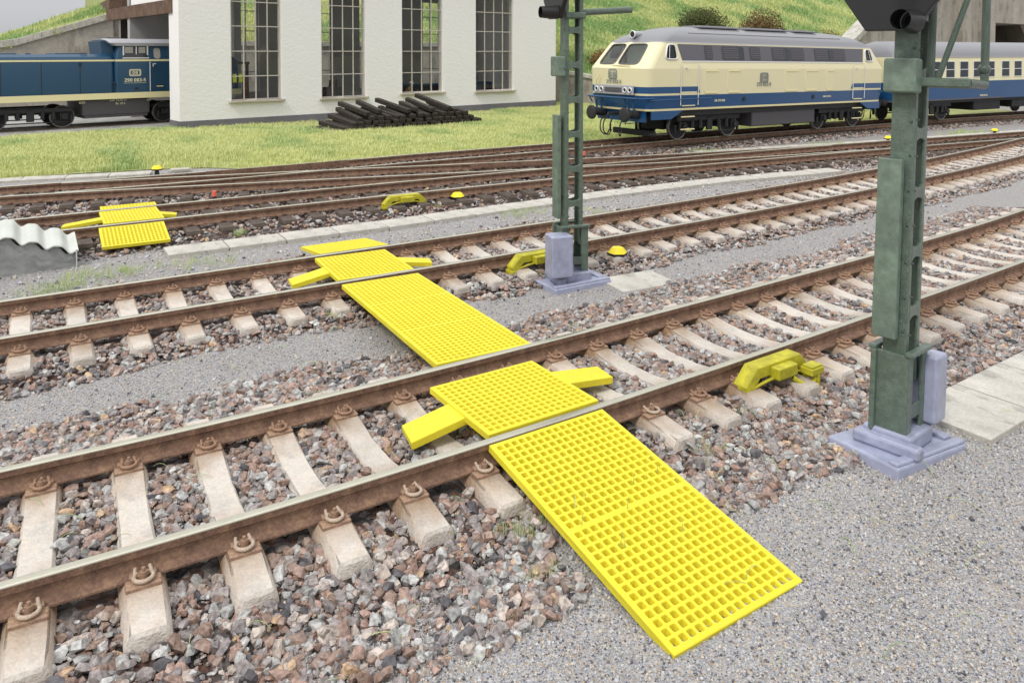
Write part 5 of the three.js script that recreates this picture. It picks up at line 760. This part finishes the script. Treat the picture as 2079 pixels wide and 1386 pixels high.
function stripWall(label, pts, thick, capH, mat, posts) {   // pts: [u, v, top]; wall with a coping
  const t = thing('retaining_wall', label, 'wall');
  for (let i = 0; i < pts.length - 1; i++) {
    const [a, b] = [pts[i], pts[i + 1]], A = P(a[0], a[1]), B = P(b[0], b[1]), L = Math.hypot(B[0] - A[0], B[1] - A[1]), ang = Math.atan2(-(B[1] - A[1]), B[0] - A[0]);
    const s = new THREE.Shape([[0, -0.3], [L, -0.3], [L, b[2]], [0, a[2]]].map((q) => new THREE.Vector2(...q)));
    const g = new THREE.ExtrudeGeometry(s, { depth: thick, bevelEnabled: false }); g.translate(0, 0, -thick); part('wall_panel', g, mat, t, [A[0], 0, A[1]], [0, ang, 0]);
    const c = new THREE.Shape([[-0.02, a[2]], [L + 0.02, b[2]], [L + 0.02, b[2] + capH], [-0.02, a[2] + capH]].map((q) => new THREE.Vector2(...q))); const cg = new THREE.ExtrudeGeometry(c, { depth: thick + 0.24, bevelEnabled: true, bevelSize: 0.03, bevelThickness: 0.03, bevelSegments: 2 }); cg.translate(0, 0, -thick - 0.12); part('coping', cg, M.concrete, t, [A[0], 0, A[1]], [0, ang, 0]);
    if (posts && i % posts === 0) part('pilaster', box(0.5, a[2] + 0.3, 0.3, 0, a[2] / 2 - 0.15, 0.15), mat, t, [A[0], 0, A[1]], [0, ang, 0]);
  }
  return t;
}
stripWall('grey concrete wing wall with a sloping coping behind the blue shunting locomotive', [[-14, 52, 2.5], [-6, 52, 2.9], [0.3, 52, 4.0], [5.4, 52, 5.72]], 0.5, 0.34, M.portal);
stripWall('grey retaining wall seen through the shed windows', [[11, 52, 4.0], [17, 52, 4.0], [23, 52, 4.0], [28, 52, 4.0]], 0.5, 0.28, M.concreteDark);
stripWall('low grey retaining wall with a falling coping between the shed and the cream locomotive', [[29.6, 48, 3.2], [31.3, 43, 2.25], [32.6, 39.6, 1.75], [36, 39.2, 1.5], [60, 39, 1.4]], 0.4, 0.2, M.portal);
{ // dark underpass behind the shunting locomotive
  const t = thing('underpass', 'dark underpass opening with a brown lintel left of the shed', 'underpass'), [x, z] = P(8.2, 52.2); t.position.set(x, 0, z); t.rotation.y = TH0;
  part('side_wall', box(0.4, 6.2, 6, -2.9, 3.1, -2.8), M.concreteDark, t); part('side_wall', box(0.4, 6.2, 6, 2.9, 3.1, -2.8), M.concreteDark, t); part('rear_wall', box(5.4, 6.2, 0.4, 0, 3.1, -6), M.inside, t); part('deck', box(6.6, 0.6, 6.2, 0, 6.5, -2.9), M.beam, t); part('lintel', box(6.2, 0.5, 0.5, 0, 5.95, 0.1), M.beam, t); for (const q of [-1.5, 0.2]) part('post', box(0.28, 6, 0.28, q, 3, -1.4), M.concrete, t);
}
{ // concrete tunnel portal at the right, behind the coach
  const t = thing('tunnel_portal', 'grey concrete tunnel portal with pilasters behind the passenger coach', 'tunnel portal', [21, -0.4, -47], 36 * Math.PI / 180);
  const s = new THREE.Shape([[-1.5, 0], [40, 0], [40, 9.5], [7.5, 9.5], [6.0, 8.2], [0, 4.6], [-1.5, 4.0]].map((q) => new THREE.Vector2(...q))); const h = new THREE.Path([[18.4, 0.1], [27, 0.1], [27, 5.2], [26, 6.2], [19.4, 6.2], [18.4, 5.4]].map((q) => new THREE.Vector2(...q))); s.holes.push(h);
  part('wall', boxUV(new THREE.ExtrudeGeometry(s, { depth: 0.8, bevelEnabled: false }).translate(0, 0, -0.8)), M.portal, t);
  for (const x of [9.2, 13.4, 17.3]) part('pilaster', [box(1.5, 9.4, 0.5, x, 4.7, 0.25), box(0.9, 9.4, 0.25, x - 0.2, 4.7, 0.62)], M.portal, t);
  { const g = merge([box(0.3, 6.4, 16, 18.2, 3.2, -8.8), box(0.3, 6.4, 16, 27.2, 3.2, -8.8), box(8.7, 0.3, 16, 22.7, 6.4, -8.8), box(9.3, 6.7, 0.3, 22.7, 3.3, -16.95)]); g.applyMatrix4(new THREE.Matrix4().makeShear(0, 0, 0, 0, -1.0, 0)); g.translate(-0.85, 0, 0); part('tunnel_lining', g, M.portal, t); }
  const cp = new THREE.Shape([[-1.6, 4.0], [0, 4.6], [6.0, 8.2], [6.0, 8.5], [-0.1, 4.9], [-1.6, 4.3]].map((q) => new THREE.Vector2(...q))); part('coping', new THREE.ExtrudeGeometry(cp, { depth: 1.0, bevelEnabled: true, bevelSize: 0.03, bevelThickness: 0.03, bevelSegments: 1 }).translate(0, 0, -0.88), M.concrete, t);
}
// ------------------------------------------------------------------ stack of old sleepers in front of the shed
{
  const variants = [0, 1, 2].map((k) => { const g = rbox(2.5, 0.20, 0.24, 0.03, 0, 0, 0, 1); const p = g.attributes.position; for (let i = 0; i < p.count; i++) p.setXYZ(i, p.getX(i), p.getY(i) + 0.012 * Math.sin(p.getX(i) * 3 + k), p.getZ(i) + 0.01 * Math.cos(p.getX(i) * 4 + k * 2)); g.computeVertexNormals(); return g; });
  const [x0, z0] = [-7.35, -32.0], [x1, z1] = [-1.6, -36.6], dx = (x1 - x0), dz = (z1 - z0), L = Math.hypot(dx, dz), ax = Math.atan2(-dz, dx);
  const put = (s, y, across, turn, tilt, label) => { const o = part(numbered('old_sleeper'), variants[Math.floor(rnd() * 3)], M.tarred, scene); o.position.set(x0 + dx * s / L - Math.sin(ax) * across, y, z0 + dz * s / L - Math.cos(ax) * across); o.rotation.set(0, ax + turn, tilt, 'YXZ'); tag(o, label, 'sleeper', 'old sleepers stacked before the shed'); };
  const T = -1.58, lab = (w) => 'dark old timber sleeper in the ' + w + ' of the stack before the shed';
  for (let k = 0; k < 24; k++) put(-0.55 + k * 0.325 + 0.03 * gs(), 0.30, 0.08 * gs(), T + 0.06 * gs(), -0.02 + 0.02 * gs(), lab('bottom layer'));
  for (let k = 0; k < 22; k++) put(-0.1 + k * 0.32 + 0.04 * gs(), 0.50, 0.08 + 0.08 * gs(), T + 0.08 * gs(), -0.04 + 0.02 * gs(), lab('second layer'));
  for (let k = 0; k < 19; k++) put(0.35 + k * 0.325 + 0.05 * gs(), 0.71, 0.14 + 0.1 * gs(), T + 0.10 * gs(), -0.07 + 0.03 * gs(), lab('third layer'));
  for (let k = 0; k < 14; k++) put(0.75 + k * 0.40 + 0.06 * gs(), 0.93, 0.22 + 0.12 * gs(), T + 0.14 * gs(), -0.10 + 0.04 * gs(), lab('fourth layer'));
  for (const [q, y, tl, tn] of [[1.0, 1.16, -0.13, 0.05], [1.7, 1.22, -0.12, -0.1], [2.9, 1.22, -0.16, 0.1], [3.7, 1.16, -0.05, -0.25], [4.3, 1.2, -0.14, -0.05], [5.0, 1.30, -0.20, 0.12], [5.5, 1.08, -0.12, 0]]) put(q, y, 0.35, T + tn, tl, lab('loose top'));
}
// ------------------------------------------------------------------ grass
function tuftGeo(n, h, r, w) {
  const pos = [], idx = []; for (let k = 0; k < n; k++) { const a = rnd() * 6.28, d = r * Math.sqrt(rnd()), x = d * Math.cos(a), z = d * Math.sin(a), hh = h * rr(0.6, 1.15), b = rnd() * 6.28, lx = Math.cos(b) * hh * rr(0.1, 0.55), lz = Math.sin(b) * hh * rr(0.1, 0.55), px = -Math.sin(b) * w, pz = Math.cos(b) * w, o = pos.length / 3;
    pos.push(x - px, -0.02, z - pz, x + px, -0.02, z + pz, x + lx * 0.35 - px * 0.8, hh * 0.6, z + lz * 0.35 - pz * 0.8, x + lx * 0.35 + px * 0.8, hh * 0.6, z + lz * 0.35 + pz * 0.8, x + lx, hh, z + lz); idx.push(o, o + 1, o + 2, o + 1, o + 3, o + 2, o + 2, o + 3, o + 4); }
  const g = geom(pos, idx).toNonIndexed(); g.computeVertexNormals(); return g;
}
const grassTone = (k) => { const t = rnd(), g = clamp(k + 0.25 * gs(), 0, 1); return col(0.61 + 0.12 * t - 0.36 * g, 0.645 + 0.10 * t - 0.22 * g, 0.275 + 0.08 * t - 0.15 * g); };
function grassField(name, list, geo) { const im = new THREE.InstancedMesh(geo, M.grass, list.length); im.name = numbered(name); im.userData.kind = 'stuff'; const m = new THREE.Matrix4(), q = new THREE.Quaternion(), e = new THREE.Euler(); list.forEach(([x, y, z, s, k], i) => { im.setMatrixAt(i, m.compose(V3(x, y, z), q.setFromEuler(e.set(0, rnd() * 6.3, 0)), V3(s, s * rr(0.7, 1.2), s))); im.setColorAt(i, grassTone(k)); }); im.castShadow = im.receiveShadow = true; scene.add(im); }
{
  const L1 = [], L2 = []; const inBld = (x, z) => { const c = Math.cos(BA), s = Math.sin(BA), X = (x + 14.86) * c - (z + 34.3) * s, Z = (x + 14.86) * s + (z + 34.3) * c; return X > -0.3 && X < BL + 0.3 && Z < 0.05 && Z > -9; };
  for (let i = 0; i < 52000; i++) { const u = rr(-4, 44), f = vergeFront(u), b = Math.min(vergeBack(u), 42), v = f + (b - f) * rnd(), [x, z] = P(u, v); if (inBld(x, z)) continue; const k = sstep(0.52, 0.78, fbm(u * 0.7 + 11, v * 0.4 + 40, 91, 512, 4)); if (v - f < 0.5 && rnd() < 0.5) continue; (rnd() < 0.5 ? L1 : L2).push([x, vergeY(u, v), z, rr(0.7, 1.3) * (k > 0.5 ? 1.15 : 1), k * 0.62]); }
  grassField('verge_grass', L1, tuftGeo(16, 0.17, 0.17, 0.009)); grassField('verge_grass', L2, tuftGeo(16, 0.14, 0.2, 0.010));
  const H = []; for (let i = 0; i < 66000; i++) { const u = rr(27, 74), s = 24 * Math.pow(rnd(), 0.85), k = sstep(0.40, 0.72, fbm(u * 0.35 + 5, s * 0.35 + 80, 95, 512, 3)), [x, z] = P(u, foot(u) + s); H.push([x, hillY(u, s), z, rr(0.9, 1.6), 0.15 + 0.75 * k]); }
  for (let i = 0; i < 9000; i++) { const u = rr(-6, 27), s = 8 * rnd(), k = sstep(0.42, 0.7, fbm(u * 0.35 + 5, s * 0.35 + 80, 95, 512, 3)), [x, z] = P(u, foot(u) + s); if (u > 5.3 && u < 11.2) continue; H.push([x, hillY(u, s), z, rr(0.9, 1.5), 0.1 + 0.75 * k]); }
  for (let i = 0; i < 22000; i++) { const u = rr(60, 99), s = 3 + 38 * rnd(), k = sstep(0.40, 0.72, fbm(u * 0.35 + 5, s * 0.35 + 80, 95, 512, 3)), [x, z] = P(u, foot(u) + s); H.push([x, hillY(u, s), z, rr(1.2, 2.2), 0.15 + 0.75 * k]); }
  grassField('hill_grass', H, tuftGeo(13, 0.26, 0.26, 0.018));
  // weeds along the tracks and stray fibres
  const W = [], wd = (u, v, n, r, s) => { for (let i = 0; i < n; i++) { const a = u + r * gs(), b = v + r * 0.6 * gs(), [x, z] = P(a, b); W.push([x, base(x, z) + 0.06, z, s * rr(0.6, 1.2), 0.3 + 0.5 * rnd()]); } };
  wd(3.0, 4.55, 10, 0.35, 0.5); wd(2.9, 4.1, 5, 0.3, 0.45); wd(5.0, 4.6, 6, 0.4, 0.45); wd(5.8, 4.85, 5, 0.3, 0.45); wd(6.6, 9.6, 10, 0.3, 0.7); wd(4.9, 9.5, 8, 0.3, 0.6); wd(3.4, 9.6, 6, 0.2, 0.6); wd(1.2, 13.4, 46, 0.9, 0.8); wd(0.4, 12.9, 34, 0.8, 0.8); wd(2.6, 13.2, 26, 0.9, 0.7); wd(3.6, 15.0, 12, 0.3, 0.7); wd(9.0, 13.6, 26, 1.1, 0.7); wd(7.6, 15.2, 12, 0.5, 0.7); wd(10.5, 12.9, 14, 0.9, 0.6); wd(26, 17.9, 20, 1.5, 1.1); wd(35, 17.4, 40, 2, 1.3); wd(21, 19.5, 24, 1.6, 1.0);
  grassField('weeds', W, tuftGeo(12, 0.15, 0.09, 0.0035));
  const Fb = []; const fib = (n, u0, u1, v0, v1) => { for (let i = 0; i < n; i++) { const [x, z] = P(rr(u0, u1), rr(v0, v1)); Fb.push([x, base(x, z) + 0.02, z, rr(0.6, 1.4), rnd() * 0.9]); } }; fib(60, 1.0, 8.5, 2.3, 4.4); fib(24, -0.5, 9, 8.2, 9.4);
  for (let i = 0; i < 70; i++) { const u = rr(-0.5, 6), d = rr(-1.8, 1.9), [x, z] = onTrack(c1, u, d); Fb.push([x, bedY(beds[0], u, d) + 0.05, z, rr(0.6, 1.3), rnd()]); }
  const fg = (() => { const t = tube([[0, 0, 0], [0.05, 0.035, 0.01], [0.11, 0.045, 0.03], [0.17, 0.02, 0.06]], 0.0022, 8, 3); return t.toNonIndexed(); })(); grassField('grass_fibres', Fb, fg);
  // blades sticking up through the front ramp
  const B = []; for (let i = 0; i < 26; i++) { const a = rr(3.25, 4.3), b = 3.5 + 1.2 * rnd(), y = 0.09 + (b - 3.135) / 2.08 * 0.33, [x, z] = P(a, b); B.push([x, y - 0.03, z, rr(0.7, 1.3), 0.5 + 0.5 * rnd()]); } grassField('ramp_blades', B, tuftGeo(1, 0.13, 0.01, 0.003));
}
// ------------------------------------------------------------------ bushes
function bush(label, pos, rx, ry, n, tone, group) {
  const t = thing('bush', label, 'bush', pos, 0, group), g = (() => { const p = [], ix = []; for (let k = 0; k < 6; k++) { const a = V3(gs(), gs(), gs()).multiplyScalar(0.07), d = V3(gs(), gs(), gs()).normalize().multiplyScalar(0.055), e = V3(gs(), gs(), gs()).normalize().multiplyScalar(0.032), o = p.length / 3; p.push(...a.clone().sub(d).toArray(), ...a.clone().add(e).toArray(), ...a.clone().add(d).toArray(), ...a.clone().sub(e).toArray()); ix.push(o, o + 1, o + 2, o, o + 2, o + 3); } const q = geom(p, ix).toNonIndexed(); q.computeVertexNormals(); return q; })();
  const lobes = []; for (let i = 0; i < 11; i++) lobes.push([rx * 0.62 * gs(), ry * (0.30 + 0.62 * rnd()), rx * 0.62 * gs(), rr(0.3, 0.55)]);
  const im = new THREE.InstancedMesh(g, M.grass, n); im.name = 'foliage'; im.userData.kind = 'stuff'; const m = new THREE.Matrix4(), q = new THREE.Quaternion(), e = new THREE.Euler();
  for (let i = 0; i < n; i++) { const l = lobes[i % 11], v = V3(gs(), gs(), gs()).normalize().multiplyScalar(Math.pow(rnd(), 0.45) * l[3]); const p = V3(l[0] + v.x * rx, Math.max(0.05, l[1] + v.y * ry * 0.8), l[2] + v.z * rx); im.setMatrixAt(i, m.compose(p, q.setFromEuler(e.set(rnd() * 6, rnd() * 6, rnd() * 6)), V3(1, 1, 1).multiplyScalar(rr(0.7, 1.5)))); const s = rnd(), k = rnd() < 0.35 ? 1 : 0; im.setColorAt(i, col(tone[0] * (0.7 + 0.7 * s) * (1 + 0.35 * k), tone[1] * (0.7 + 0.7 * s), tone[2] * (0.7 + 0.6 * s))); }
  im.castShadow = im.receiveShadow = true; t.add(im); part('stems', lobes.map((l) => rod([0, -0.1, 0], [l[0] * 0.9, l[1], l[2] * 0.9], 0.03, 5)), M.tarred, t);
}
const hp = (u, s, dy = -0.1) => { const [x, z] = P(u, foot(u) + s); return [x, hillY(u, s) + dy, z]; };
{ const [x, z] = P(31.9, 36.6); bush('olive green bush beside the nose of the cream locomotive', [x, 0.1, z], 1.0, 3.0, 2600, [0.22, 0.20, 0.05]); }
bush('brownish bush on the slope left of the cream locomotive', hp(34.2, 1.2), 1.7, 1.5, 1900, [0.26, 0.17, 0.05]);
bush('large brown green bush on the hill above the middle of the cream locomotive', hp(53.5, 4.0), 3.6, 3.0, 6500, [0.20, 0.15, 0.06]); bush('dark green bush on the hill, left of the brown bush', hp(47.5, 4.6), 3.8, 3.0, 6500, [0.10, 0.13, 0.035]); bush('broad olive bush on the hill, right of the brown bush', hp(58.5, 3.0), 3.0, 2.2, 4500, [0.22, 0.17, 0.075]);
renderer.render(scene, camera);
